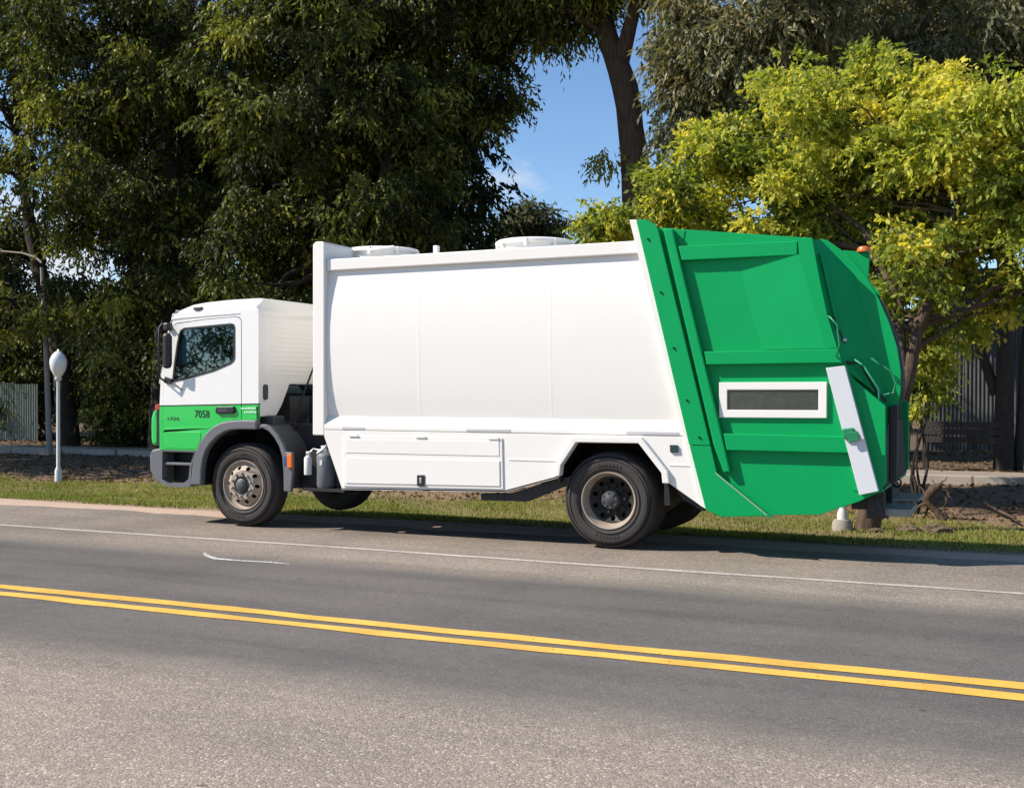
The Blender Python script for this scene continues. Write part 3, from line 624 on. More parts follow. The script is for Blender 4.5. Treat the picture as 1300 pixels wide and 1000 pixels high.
# tanks behind the front wheel
tk = lathe('air_dryer', [(.0001, .52), (.10, .52), (.12, .56), (.12, .90), (.105, .93), (.06, .95), (.0001, .96)], GREY, T, 20, (1.17, .10, 0), 'z')
lathe('filter', [(.0001, .68), (.045, .68), (.048, .70), (.048, .88), (.035, .90), (.0001, .91)], POLEW, T, 16, (.98, -.01, 0), 'z')
lathe('air_tank', [(.0001, -.02), (.10, .0), (.13, .05), (.13, .62), (.0001, .66)], CHAS, T, 20, (1.38, .1, .60))
boxes('air_dryer_cap', [(1.11, 1.2, .06, .12, .95, 1.03), (.95, 1.01, -.02, .03, .90, .96)], ALU, T, .01)
boxes('tank_label', [(1.155, 1.19, -.023, -.018, .80, .86)], POLEW, T)
bm = bmesh.new(); add_tube(bm, [(.98, .0, .93), (1.03, .03, .99), (1.12, .06, .97), (1.2, .06, 1.04), (1.3, .08, .97)], .012, 6); add_tube(bm, [(1.05, .05, .93), (1.15, .06, .99), (1.28, .1, .94), (1.3, .12, .8)], .012, 6); bm_out(bm, 'air_pipes', ALU, T, 50)
boxes('tank_bracket', [(.9, 1.5, .18, .30, .5, .95), (.92, 1.5, -.02, .2, .485, .52)], CHAS, T)

# body ------------------------------------------------
prism('front_bulkhead', [(1.08, 1.16), (1.245, 1.16), (1.245, 3.45), (1.22, 3.475), (1.12, 3.475), (1.08, 3.44)], -.062, 2.482, WHITE, T, bevel=.012)
def rear_x(z): return 5.865 + (z - .49) * (5.105 - 5.865) / (3.49 - .49)
tp = [(1.36, .035), (1.5, .012), (1.7, -.006), (1.95, -.018), (2.2, -.024), (2.45, -.024), (2.7, -.014), (2.9, .004), (3.05, .022), (3.2, .045)]
bm = bmesh.new(); rings = []
for x in (1.24, 1.6, 2.0, 2.48, 2.485, 2.49, 2.515, 2.52, 2.525, 3.0, 3.265, 3.27, 3.275, 3.6, 4.12, 4.125, 4.13, 4.155, 4.16, 4.165, 4.6, None):
    ring = []
    for z, y in tp:
        seam = x is not None and (2.485 < x < 2.52 or 4.125 < x < 4.16)
        seam2 = x == 3.27
        xx = x if x is not None else rear_x(z) + .0
        ring.append(bm.verts.new((xx, y - (.0007 if seam else .0 if seam2 else 0), z)))
    rings.append(ring)
for q, s in zip(rings, rings[1:]):
    for k in range(len(q) - 1): bm.faces.new((q[k], q[k + 1], s[k + 1], s[k]))
bm_out(bm, 'tank_side', WHITE, T, 60)
bm = bmesh.new(); rings = []
for x in (1.24, 3.2, None):
    rings.append([bm.verts.new(mir((x if x is not None else rear_x(z), y, z))) for z, y in tp])
for q, s in zip(rings, rings[1:]):
    for k in range(len(q) - 1): bm.faces.new((q[k], q[k + 1], s[k + 1], s[k]))
bm_out(bm, 'tank_side', WHITE, T, 60)
prism('tank_roof', [(.02, 3.20), (.02, 3.262), (.3, 3.30), (1.21, 3.32), (2.12, 3.30), (2.40, 3.262), (2.40, 3.20)], 1.24, 5.10, WHITE, T, ax='x')
for side in (0, 1):
    tf = None if side == 0 else mir
    prism('top_rail', [(1.246, 3.125), (1.246, 3.262), (5.14, 3.285), (5.175, 3.148)], -.02, .12, WHITE, T, tf=tf, bevel=.012)
    # ledge
    bm = bmesh.new()
    for xa, xb in ((1.246, 5.64),):
        sec = [(.06, 1.40), (.04, 1.40), (-.052, 1.292), (-.062, 1.27), (-.062, 1.23), (.06, 1.23)]
        A = [bm.verts.new((xa, y, z)) for y, z in sec]; B = [bm.verts.new((rear_x(z) - .004, y, z)) for y, z in sec]
        if side:
            for v in A + B: v.co = Vector(mir(v.co))
        bm.faces.new(A); bm.faces.new(B[::-1])
        for k in range(len(sec)): bm.faces.new((A[k], A[(k + 1) % len(sec)], B[(k + 1) % len(sec)], B[k]))
    bm_out(bm, 'ledge', WHITE, T, bevel=.006)
    skirt = [(1.232, 1.226), (5.664, 1.226), (5.862, .495), (5.48, .745), (5.46, .80), (5.19, 1.148), (4.46, 1.145), (4.285, .90), (4.25, .75), (3.62, .572), (1.495, .522), (1.245, 1.14)]
    prism('side_skirt', skirt, -.058, -.035, WHITE, T, tf=tf, bevel=.004)
    prism('skirt_fold', [(1.495, .522), (3.62, .572), (4.25, .75), (4.25, .77), (3.61, .59), (1.50, .54)], -.058, .02, WHITE, T, tf=tf)
    prism('skirt_crease', [(3.66, .925), (3.66, .945), (4.26, .945), (4.26, .925)], -.064, -.05, WHITE, T, tf=tf, bevel=.004)
    prism('skirt_crease', [(5.50, .915), (5.50, .935), (5.745, .935), (5.75, .915)], -.064, -.05, WHITE, T, tf=tf, bevel=.004)
    prism('arch_flare', [(4.225, .76), (4.245, .90), (4.43, 1.205), (5.205, 1.21), (5.49, .865), (5.51, .735), (5.435, .735), (5.425, .84), (5.175, 1.145), (4.475, 1.142), (4.30, .89), (4.285, .775)], -.105, .0, WHITE, T, tf=tf, bevel=.01)
    prism('arch_liner', [(4.26, .70), (4.29, .90), (4.47, 1.15), (5.18, 1.153), (5.43, .845), (5.45, .5), (5.50, .5), (5.47, .86), (5.20, 1.18), (4.45, 1.178), (4.25, .91), (4.22, .70)], -.03, .70, BLACK, T, tf=tf)
    h = prism('storage_hatch', [(1.52, .565), (1.52, 1.155), (3.585, 1.172), (3.60, .605)], -.072, -.056, WHITE, T, tf=tf, bevel=.004)
    prism('hatch_pressing', [(1.555, .60), (1.555, .905), (3.56, .92), (3.565, .635)], -.082, -.07, WHITE, h, tf=tf, bevel=.008)
    prism('hatch_pressing', [(1.555, .96), (1.555, 1.12), (3.55, 1.137), (3.555, .97)], -.078, -.07, WHITE, h, tf=tf, bevel=.006)
    for xx in (1.60, 2.50, 3.42):
        prism('hinge', [(xx, 1.152), (xx, 1.178), (xx + .13, 1.18), (xx + .13, 1.154)], -.088, -.07, WHITE, h, tf=tf, bevel=.004)
    prism('latch', [(2.52, .60), (2.52, .73), (2.62, .733), (2.62, .603)], -.094, -.08, BLACK, h, tf=tf, bevel=.01)
    prism('latch_handle', [(2.555, .635), (2.555, .70), (2.585, .70), (2.585, .635)], -.10, -.09, ALU, h, tf=tf, bevel=.004)
    for (a, b_) in ((1.50, 1.80), (3.14, 3.68), (5.03, 5.60)):
        prism('reflector_strip', [(a, 1.238), (a, 1.268), (b_, 1.271), (b_, 1.241)], -.066, -.06, REFL, T, tf=tf)
    prism('side_light', [(5.51, 1.055), (5.505, 1.135), (5.59, 1.137), (5.60, 1.058)], -.082, -.055, LATCH, T, tf=tf, bevel=.008)
    prism('edge_strip', [(5.062, 3.50), (5.142, 3.50), (5.905, .478), (5.835, .515)], -.075, .10, WHITE, T, tf=tf, bevel=.004)
    # black step plate under the skirt
    prism('under_guard', [(3.28, .46), (3.28, .535), (3.62, .545), (4.22, .735), (4.45, .78), (4.45, .70), (4.3, .66), (3.85, .47)], .03, .12, BLACK, T, tf=tf)
    prism('rear_mudflap', [(5.42, .50), (5.42, 1.2), (5.48, 1.2), (5.48, .5)], .02, .62, BLACK, T, tf=tf)
    prism('rear_underpanel', [(5.46, .80), (5.60, 1.2), (5.8, 1.2), (5.9, .50), (5.84, .45), (5.62, .56), (5.5, .72)], .04, .07, BLACK, T, tf=tf)
boxes('side_skirt_bracket', [(1.5, 3.6, .1, .16, .60, .66)], CHAS, T)
# storage box shell behind hatch
boxes('storage_box', [(1.53, 3.58, -.03, .60, .56, 1.18)], CHAS, T)
# roof hatches
for (x, y) in ((1.42, 1.0), (3.52, 1.0)):
    hh = lathe('roof_hatch', [(.42, 3.29), (.42, 3.42), (.47, 3.43), (.47, 3.46), (.44, 3.48), (.0001, 3.50)], WHITE, T, 28, (x, y, 0), 'z')
    for a in range(0, 360, 45):
        bm = bmesh.new(); cx, cy = x + .455 * math.cos(R(a + 10)), y + .455 * math.sin(R(a + 10)); add_box(bm, cx - .02, cx + .02, cy - .02, cy + .02, 3.38, 3.47); bm_out(bm, 'hatch_clamp', WHITE, hh, bevel=.004)
boxes('roof_lug', [(2.52, 2.58, .3, .36, 3.28, 3.40)], WHITE, T, .006)
tube('roof_pipe', [(1.5, .5, 3.42), (1.9, .45, 3.44)], .012, WHITE, T, 6)

# tailgate ------------------------------------------------
side_base = [(5.16, 3.44), (5.55, 3.385), (6.95, 3.215), (7.10, 2.44), (7.285, 1.93), (7.385, 1.45), (7.58, .715), (7.40, .62), (7.03, .475), (6.05, .42), (5.91, .49)]
hoodc_ = [(7.06, 3.215), (7.26, 3.06), (7.44, 2.83), (7.56, 2.60), (7.66, 2.36), (7.73, 2.13), (7.765, 1.90), (7.765, 1.70), (7.735, 1.55), (7.65, 1.42)]
for side in (0, 1):
    tf = None if side == 0 else mir
    prism('tailgate_side', side_base, -.022, .03, GREEN, T, tf=tf, bevel=.004)
    fb = prism('front_flange', [(5.147, 3.485), (5.25, 3.495), (5.305, 3.46), (5.36, 3.42), (5.385, 3.38), (5.945, 1.14), (5.72, 1.14)], -.105, -.015, GREEN, T, tf=tf, bevel=.006)
    prism('front_flange_foot', [(5.722, 1.135), (5.945, 1.135), (6.01, .86), (6.02, .845), (6.54, .445), (6.05, .415), (5.895, .482)], -.100, -.015, GREEN, T, tf=tf, bevel=.006)
    prism('front_post', [(5.435, 3.385), (5.54, 3.375), (6.085, 1.15), (6.15, .875), (6.08, .865), (5.975, 1.14)], -.105, -.015, GREEN, T, tf=tf, bevel=.015)
    for xx, zz in ((5.28, 3.28), (5.42, 2.72), (5.56, 2.14), (5.70, 1.60), (5.83, 1.22)):
        bm = bmesh.new(); add_lathe(bm, [(.012, -.118), (.012, -.10)], 6, c=(xx, 0, zz))
        if side:
            for v in bm.verts: v.co = Vector(mir(v.co))
        bm_out(bm, 'bolt', BLACK, T)
    # cross beams, tapering rear border included
    prism('upper_beam', [(5.60, 3.195), (6.815, 3.185), (6.815, 3.045), (5.635, 3.045)], -.098, -.015, GREEN, T, tf=tf, bevel=.008)
    prism('rear_border', [(6.82, 3.19), (6.955, 3.212), (7.03, 2.80), (7.105, 2.44), (7.20, 2.12), (7.10, 2.115), (6.98, 2.50), (6.83, 3.05)], -.098, -.015, GREEN, T, tf=tf)
    bm = bmesh.new(); q_ = [bm.verts.new((tf or (lambda v: v))(p_)) for p_ in [(6.20, -.021, 3.046), (6.83, -.098, 3.05), (6.98, -.098, 2.50), (7.10, -.098, 2.115), (6.45, -.021, 2.115), (6.33, -.021, 2.5)]]
    bm.faces.new((q_[0], q_[1], q_[2], q_[5])); bm.faces.new((q_[5], q_[2], q_[3], q_[4])); bm_out(bm, 'border_fillet', GREEN, T)
    prism('middle_beam', [(5.875, 2.10), (7.215, 2.112), (7.25, 1.975), (5.90, 1.965)], -.102, -.015, GREEN, T, tf=tf, bevel=.008)
    prism('lower_beam', [(6.075, 1.265), (7.36, 1.255), (7.40, 1.095), (6.11, 1.095)], -.102, -.015, GREEN, T, tf=tf, bevel=.008)
    prism('top_gusset', [(5.555, 3.375), (5.56, 3.21), (5.62, 3.20), (5.65, 3.36)], -.030, -.01, GREEN, T, tf=tf)
    wf = prism('side_window', [(6.10, 1.49), (6.10, 1.72), (7.03, 1.722), (7.03, 1.492)], -.032, -.018, BLACK, T, tf=tf)
    prism('window_frame', [[(6.02, 1.425), (6.02, 1.785), (7.095, 1.788), (7.095, 1.43)], [(6.105, 1.505), (7.015, 1.508), (7.015, 1.71), (6.105, 1.708)]], -.056, -.018, WHITE, wf, tf=tf, bevel=.006)
    prism('window_glass', [(6.10, 1.50), (6.10, 1.715), (7.02, 1.715), (7.02, 1.50)], -.040, -.036, SLOT, wf, tf=tf)
    rs = prism('rear_strip', [(7.095, 1.925), (7.275, 1.945), (7.592, .735), (7.415, .69)], -.118, -.03, STRIPW, T, tf=tf, bevel=.004)
    lt = prism('strip_latch', [(7.27, 1.23), (7.255, 1.33), (7.36, 1.345), (7.395, 1.24)], -.16, -.11, LATCHG, rs, tf=tf, bevel=.012)
    prism('latch_tab', [(7.33, 1.20), (7.30, 1.30), (7.41, 1.31), (7.42, 1.22)], -.175, -.155, LATCHG, rs, tf=tf, bevel=.006)
    # lower rear flank
    prism('hopper_flank', [(7.20, 2.05), (7.36, 1.80), (7.645, 1.555), (7.65, .80), (7.58, .72), (7.35, .72)], -.03, .06, GREEN, T, tf=tf, bevel=.004)
    # chamfered panel between the side and the hood
    A = [(6.945, 3.20), (7.03, 2.80), (7.10, 2.44), (7.20, 2.12), (7.285, 1.90)]
    B = [(6.99, 3.225), (7.33, 2.85), (7.41, 2.56), (7.49, 2.27), (7.62, 1.60)]
    bm = bmesh.new(); va = [bm.verts.new((tf or (lambda v: v))((x, -.044, z))) for x, z in A]; vb = [bm.verts.new((tf or (lambda v: v))((x, .225, z))) for x, z in B]
    vc = [bm.verts.new((tf or (lambda v: v))((x - .25, .24, z))) for x, z in A]
    for k in range(4): bm.faces.new((va[k], va[k + 1], vb[k + 1], vb[k]))
    bm_out(bm, 'chamfer_panel', GREEN, T, 60)
    prism('chamfer_rib', [(7.02, 3.06), (7.05, 3.06), (7.22, 2.30), (7.19, 2.30)], -.035, .06, GREEN, T, tf=tf, bevel=.004)
    # curved hood cheek
    tfh = tf if side == 0 else (lambda v: (v[0] - .16, 2.42 - v[1], v[2]))
    hood = [(6.9, 3.14), (6.99, 3.235), (7.06, 3.215), (7.26, 3.06), (7.44, 2.83), (7.56, 2.60), (7.66, 2.36), (7.73, 2.13), (7.765, 1.90), (7.765, 1.70), (7.735, 1.55), (7.65, 1.42), (7.60, 1.0), (7.3, 1.0), (6.9, 2.6)]
    prism('hood_cheek', hood, .22, .27, GREEN, T, tf=tfh, bevel=.006)
    prism('hood_edge', [(x + .0, z) for x, z in hoodc_[3:]] + [(x + .022, z + .010) for x, z in hoodc_[:2:-1]], .245, .30, DGREY, T, tf=tfh)
    prism('tail_light', [(7.46, .86), (7.46, 1.2), (7.50, 1.2), (7.50, .86)], .32, .46, REDL, T, tf=tf, bevel=.01)
    prism('rear_pillar', [(7.655, .80), (7.655, 1.55), (7.74, 1.56), (7.73, .80)], .18, .28, BLACK, T, tf=tfh, bevel=.01)
    lathe('rubber_buffer', [(.05, .10), (.05, .16), (.03, .165)], BLACK, T, 12, (7.72 if not side else 7.56, .16 if not side else 2.1, .79), 'y')
# hood skin across the back
hoodc = [(6.93, 3.235), (7.05, 3.22), (7.26, 3.06), (7.44, 2.83), (7.56, 2.60), (7.66, 2.36), (7.73, 2.13), (7.765, 1.90), (7.765, 1.70), (7.735, 1.55), (7.65, 1.42)]
SK = lambda v: (v[0] - .16 * (v[1] - .25) / 1.92, v[1], v[2])
SKINSHADE = flat('brown_black_skin_shade', (.05, .038, .032), .6, var=.3)  # brown-black colour stands in for shade on the hood's rear skin
prism('hood', [(x - .02, z - .015) for x, z in hoodc[:5]] + [(x - .06, z - .045) for x, z in hoodc[:5]][::-1], .25, 2.17, GREEN, T, tf=SK)
prism('shaded_hood_skin', [(x - .13, z - .01) for x, z in hoodc[4:]] + [(x - .15, z - .01) for x, z in hoodc[4:]][::-1], .27, 2.15, SKINSHADE, T, tf=SK)
prism('tailgate_roof', [(5.2, 3.36), (5.2, 3.40), (5.55, 3.37), (6.94, 3.20), (6.94, 3.15), (5.55, 3.32)], .0, 2.42, GREEN, T)
prism('tailgate_floor', [(5.95, .50), (5.95, .55), (7.05, .55), (7.60, .78), (7.62, .72), (7.05, .50)], .0, 2.42, GREEN, T)
prism('hopper_sill', [(7.50, .72), (7.50, 1.35), (7.60, 1.38), (7.63, .75)], .06, 2.36, CHAS, T)
prism('hopper_interior', [(6.4, .8), (6.4, 3.1), (6.5, 3.1), (6.5, .8)], .02, 2.40, BLACK, T)
prism('hood_fin', [(7.14, 3.12), (7.16, 3.155), (7.42, 3.12), (7.405, 2.83), (7.34, 2.90)], .62, .66, GREEN, T, bevel=.004)
lathe('beacon', [(.0001, 3.13), (.07, 3.13), (.07, 3.155), (.058, 3.178), (.03, 3.188), (.0001, 3.19)], ORANGE, T, 18, (7.36, .64, .0), 'z')
tube('grab_handle', [(7.12, -.11, 2.43), (7.15, -.16, 2.41), (7.21, -.17, 2.34), (7.235, -.17, 2.14), (7.20, -.15, 2.05), (7.19, -.11, 2.04)], .010, LATCHG, T, 8)
tube('grab_handle', [(7.33, .02, 2.02), (7.44, -.05, 1.95), (7.585, -.05, 1.72), (7.585, .0, 1.62)], .010, flat('handle_green', (.02, .32, .15), .4), T, 8)
tube('hydraulic_hose', [(7.23, .0, 2.0), (7.30, -.02, 1.97), (7.40, .02, 1.98), (7.46, .08, 1.86), (7.56, .08, 1.68), (7.64, .1, 1.60)], .015, BLACK, T, 8)
tube('hydraulic_hose', [(7.50, .09, 2.02), (7.58, .06, 1.96), (7.68, .06, 1.90), (7.735, .06, 1.78), (7.71, .07, 1.68), (7.62, .07, 1.66)], .012, LATCHG, T, 8)
tube('hydraulic_hose', [(7.16, -.04, 2.42), (7.20, .0, 2.30), (7.25, .02, 2.17), (7.24, .02, 2.0)], .013, BLACK, T, 8)
boxes('hose_joint', [(7.24, 7.28, -.02, .03, 2.18, 2.22)], ALU, T, .01)
prism('link_rod', [(5.995, .857), (6.002, .867), (6.535, .453), (6.528, .443)], -.110, -.10, flat('pale_green_edge', (.25, .42, .28), .4), T)
prism('link_stop', [(6.50, .43), (6.54, .47), (6.60, .43)], -.118, -.10, LATCHG, T)
# rear footplate
boxes('rear_footplate', [(7.56, 7.84, .25, .95, .50, .53)], STEP, T, .008)
boxes('footplate_side', [(7.56, 7.84, .23, .249, .46, .535)], STEP, T, .004)
boxes('footplate_side', [(7.84, 7.86, .23, .95, .47, .535)], STEP, T, .004)
boxes('footplate_bracket', [(7.45, 7.62, .14, .22, .44, .74), (7.45, 7.62, .92, 1.0, .44, .74), (7.3, 7.56, .2, 2.2, .52, .64)], BLACK, T, .01)
boxes('rear_footplate', [(7.56, 7.84, 1.47, 2.17, .50, .53)], STEP, T, .008)
tube('rear_pipe', [(7.5, .1, .72), (7.56, .04, .62), (7.60, .05, .50), (7.66, .10, .46)], .014, BLACK, T, 8)

# ------------------------------------------------------------------ vegetation
def leaves(P0, D, L, Wd, tint, fold=.0):
    """rhombus leaves; P0 (n,3) base, D (n,3) unit direction, L length, Wd width"""
    n = len(P0); rnd = RNG.normal(size=(n, 3)); S = np.cross(D, rnd); S /= np.linalg.norm(S, axis=1, keepdims=True) + 1e-9
    L = L[:, None]; Wd = Wd[:, None]
    V = np.stack([P0, P0 + D * L * .42 + S * Wd * .5, P0 + D * L, P0 + D * L * .42 - S * Wd * .5], 1).reshape(-1, 3)
    F = np.arange(4 * n).reshape(n, 4); return V, F, np.repeat(tint, 4)
def crown_points(blobs, n, shell=.55, holes=.0, hole_f=2.2):
    n = int(n / (1 - holes))
    """clump centres in a union of ellipsoids (cx,cy,cz,rx,ry,rz), denser towards the outside"""
    vol = np.array([b_[3] * b_[4] * b_[5] for b_ in blobs]); idx = RNG.choice(len(blobs), n, p=vol / vol.sum())
    B = np.array(blobs)[idx]; d = RNG.normal(size=(n, 3)); d /= np.linalg.norm(d, axis=1, keepdims=True)
    r_ = (shell + (1 - shell) * RNG.random(n) ** .6)[:, None]
    keep = RNG.random(n) < .25; r_[keep] = RNG.random((keep.sum(), 1)) ** (1 / 3)
    c = B[:, :3] + d * r_ * B[:, 3:]
    ph = RNG.uniform(0, 6.28, 6); f = hole_f
    nz = (np.sin(c[:, 0] * f + ph[0] + 1.3 * np.sin(c[:, 2] * f * .7 + ph[3])) + np.sin(c[:, 1] * f * 1.1 + ph[1]) + np.sin(c[:, 2] * f * 1.25 + ph[2] + 1.1 * np.sin(c[:, 0] * f * .8 + ph[4])))
    q = np.quantile(nz, holes); return c[nz >= q]
def make_crown(name, blobs, clumps, sprays, per, leafL, leafW, droop, mt, parent, csize=.55, slen=.55, base=.45, tvar=.16, cvar=.18, shell=.55, spread=1.0, holes=.0, hole_f=2.2):
    cc = crown_points(blobs, clumps, shell, holes, hole_f); clumps = len(cc); ct = RNG.normal(base, cvar, clumps); cs = csize * RNG.uniform(.6, 1.3, clumps)
    k = clumps * sprays; ci = np.repeat(np.arange(clumps), sprays)
    d = RNG.normal(size=(k, 3)); d /= np.linalg.norm(d, axis=1, keepdims=True)
    st_ = cc[ci] + d * cs[ci][:, None] * (RNG.random((k, 1)) ** .5) * np.array([spread, spread, .7])
    sd = d * np.array([1, 1, .5]); sd[:, 2] -= droop * .6; sd /= np.linalg.norm(sd, axis=1, keepdims=True)
    sl_ = slen * RNG.uniform(.5, 1.3, k)
    t_ = np.tile(np.linspace(.05, 1, per), k); si = np.repeat(np.arange(k), per); m_ = k * per
    p = st_[si] + sd[si] * (sl_[si] * t_)[:, None]; p[:, 2] -= droop * .5 * sl_[si] * t_ ** 2
    ld = sd[si] * .6 + RNG.normal(size=(m_, 3)) * .55; ld[:, 2] -= droop * .9; ld /= np.linalg.norm(ld, axis=1, keepdims=True)
    tint = np.clip(ct[ci][si] + RNG.normal(0, tvar, m_), 0, 1)
    V, F, tt = leaves(p, ld, leafL * RNG.uniform(.6, 1.3, m_), leafW * RNG.uniform(.7, 1.25, m_), tint)
    o = mesh_np(name, V, F, mt, parent, tt)
    return o, cc
def wobble(p0, p1, n, amp, sag=0):
    p0, p1 = np.array(p0, float), np.array(p1, float); out = []
    L_ = np.linalg.norm(p1 - p0); ph = RNG.random(3) * 6; f = RNG.uniform(2, 4, 3)
    for k in range(n + 1):
        s = k / n; q = p0 + (p1 - p0) * s + amp * L_ * np.sin(ph + f * s * 2) * math.sin(math.pi * s) ** .8
        q[2] += sag * L_ * math.sin(math.pi * s); out.append(tuple(q))
    return out
def add_limbs(bm, path, rads, cc, nl, r0=.09, lo=.35, r1=.012, amp=.08, twig=0):
    path = np.array(path); idx = RNG.choice(len(cc), min(nl, len(cc)), replace=False)
    seg = np.linspace(0, len(path) - 1, 60); pp = np.stack([np.interp(seg, np.arange(len(path)), path[:, a]) for a in range(3)], 1); rr = np.interp(seg, np.arange(len(path)), rads)
    for i_ in idx:
        c = cc[i_]; cand = pp[int(60 * lo):]; rc = rr[int(60 * lo):]
        cost = np.linalg.norm(cand - c, axis=1) + np.maximum(0, cand[:, 2] - c[2] + .5) * 1.5 + RNG.random(len(cand)) * .6
        j = int(np.argmin(cost)); ra = min(r0, rc[j] * .6)
        w_ = wobble(cand[j], c, 6, amp, .06); add_tube(bm, w_, [ra + (r1 - ra) * (q / 6) ** .8 for q in range(7)], 6)
        for _ in range(twig):
            s = RNG.integers(2, 6); e = np.array(w_[s]) + RNG.normal(size=3) * .7; add_tube(bm, wobble(w_[s], e, 3, .1), [.014, .011, .008, .004], 4)
def tree(name, label, cat, path, rads, blobs, bark, crown_args, nl=26, group=None, limb_r=.1, lo=.35, extra=(), twig=0, amp=.08):
    root = tag(empty(name, path[0]), label, cat, group)
    o, cc = make_crown('crown', blobs, parent=None, **crown_args); o.parent = root; o.matrix_parent_inverse = Matrix.Translation(path[0]).inverted()
    bm = bmesh.new()
    # refine the trunk path
    pa = np.array(path); s = np.linspace(0, len(pa) - 1, (len(pa) - 1) * 4 + 1)
    pf = np.stack([np.interp(s, np.arange(len(pa)), pa[:, a]) for a in range(3)], 1); rf = np.interp(s, np.arange(len(pa)), rads)
    pf[1:-1] = pf[1:-1] * .5 + (pf[:-2] + pf[2:]) * .25
    add_tube(bm, [tuple(q) for q in pf], [float(q) * (1 + .05 * math.sin(k * 1.7)) for k, q in enumerate(rf)], 14)
    for (ep, er) in extra: 
        add_tube(bm, ep, er, 10)
    add_limbs(bm, path, rads, cc, nl, limb_r, lo, twig=twig, amp=amp)
    for v in bm.verts:
        d = v.co; v.co = d + Vector((math.sin(d.z * 5 + d.x * 9), math.cos(d.z * 4 + d.y * 8), 0)) * .012
    tr = bm_out(bm, 'trunk', bark, root, 60); tr.matrix_parent_inverse = Matrix.Translation(path[0]).inverted()
    return root
G = lambda x, y: float(ground_z(x, y)) - .05
PEP = dict(clumps=260, sprays=26, per=9, leafL=.165, leafW=.066, droop=.75, mt=LEAFD, csize=.40, slen=.42, cvar=.28, holes=.50, hole_f=1.9)
def pep(**k): d = dict(PEP); d.update(k); return d
tall = 'tall dark trees behind the truck'
tree('tall_tree', 'dark drooping tree at the far left edge, its crown hanging over the street light', 'tree', [(-18.5, 15.5, G(-18.5, 15.5)), (-18.9, 15.5, 3), (-19.8, 15.2, 6.5), (-20.3, 15, 10)], [.34, .28, .2, .08],
     [(-19.5, 14.5, 10.8, 4.2, 3.2, 3.0), (-21.6, 14, 5, 2.0, 2.3, 2.8), (-17.8, 14.6, 12.4, 4, 3.5, 2.6)], BARKD, pep(clumps=300), group=tall)
tree('tall_tree', 'dark tree with yellow-lit leaves directly behind and left of the cab', 'tree', [(-14.2, 14.8, G(-14.2, 14.8)), (-14.0, 14.8, 4), (-13.6, 14.6, 8), (-13.5, 14.4, 12.5)], [.42, .34, .26, .1],
     [(-14.0, 13.6, 8.6, 3.3, 3.0, 4.2), (-14.2, 13.3, 4.3, 2.8, 2.2, 2.4), (-12.8, 13.2, 11.6, 4.2, 3.4, 2.8)], BARKD, pep(clumps=420), group=tall)
tree('tall_tree', 'thick-trunked dark tree rising behind the cab roof', 'tree', [(-11.6, 17.2, G(-11.6, 17.2)), (-11.5, 17.2, 4), (-11.2, 17, 8), (-10.9, 16.8, 13.5)], [.55, .46, .36, .12],
     [(-10.6, 16.0, 10.4, 4.2, 3.2, 4.4), (-13.0, 17.5, 6.0, 2.6, 2.2, 3.6)], BARKD, pep(clumps=330), group=tall)
tree('tall_tree', 'dark tree with a heavy leaning fork behind the front of the white body', 'tree', [(-6.6, 13.8, G(-6.6, 13.8)), (-6.8, 13.8, 3.4), (-7.5, 13.6, 6.6), (-8.0, 13.4, 9.2), (-7.7, 13.3, 13)], [.44, .36, .29, .22, .1],
     [(-7.2, 12.8, 9.6, 3.4, 2.8, 4.2), (-8.2, 12.3, 5.2, 2.2, 1.8, 2.2), (-5.9, 13.2, 6.4, 2.0, 2.2, 3.4)], BARKD, pep(clumps=420), group=tall,
     extra=[([(-6.9, 13.8, 3.2), (-6.1, 13.6, 6.2), (-5.4, 13.4, 9.6)], [.26, .2, .1])])
tree('tall_tree', 'dark tree whose right edge borders the gap of blue sky', 'tree', [(-6.2, 16.4, G(-6.2, 16.4)), (-6.3, 16.4, 4), (-6.1, 16.2, 8), (-5.4, 16, 12.5)], [.4, .32, .24, .1],
     [(-6.7, 15.6, 7.2, 1.9, 2.2, 4.0), (-5.6, 15.4, 10.6, 2.5, 2.4, 2.6), (-3.8, 15.2, 12.3, 2.6, 2.4, 1.3)], BARKD, pep(clumps=380), group=tall)
# dead pale palm-like stub seen over the cab
# eucalyptus with the bare brown trunk against the sky
EUC = dict(clumps=170, sprays=20, per=9, leafL=.18, leafW=.06, droop=.85, mt=LEAFE, csize=.45, slen=.5, base=.5, cvar=.24, holes=.3, hole_f=1.8)
def euc(**k): d = dict(EUC); d.update(k); return d
tree('eucalyptus_tree', 'tall eucalyptus with a bare brown trunk standing against the blue sky', 'tree',
     [(-.25, 16, G(0, 16)), (-.1, 16, 4), (-.05, 16, 7.2), (-.35, 16, 9.4), (-.95, 16, 11.0), (-1.5, 15.9, 13.5)], [.48, .40, .36, .32, .26, .12],
     [(-1.0, 15.4, 12.9, 3.2, 2.2, 1.5), (-2.5, 15.6, 11.7, 1.7, 1.6, 1.1), (.7, 15.8, 12.2, .8, .9, 1.2), (-.9, 15.6, 7.3, .35, .5, .8)], BARKB, euc(clumps=240, mt=LEAFD, base=.6), nl=22, limb_r=.11, lo=.6,
     extra=[([(-.5, 16, 9.9), (-.1, 15.9, 11.2), (.35, 15.8, 13.5)], [.22, .17, .08])])
tree('eucalyptus_tree', 'grey-green eucalyptus above and left of the yellow-green tree', 'tree', [(4.1, 14.2, G(4.1, 14.2)), (4.0, 14.1, 6), (3.8, 13.6, 12)], [.3, .24, .10],
     [(3.5, 12.9, 10.4, 2.0, 1.6, 3.4), (2.7, 12.6, 8.0, .8, 1.0, 1.5)], BARKB, euc(clumps=420, csize=.40, base=.62), group='eucalyptus trees behind the yellow-green tree')
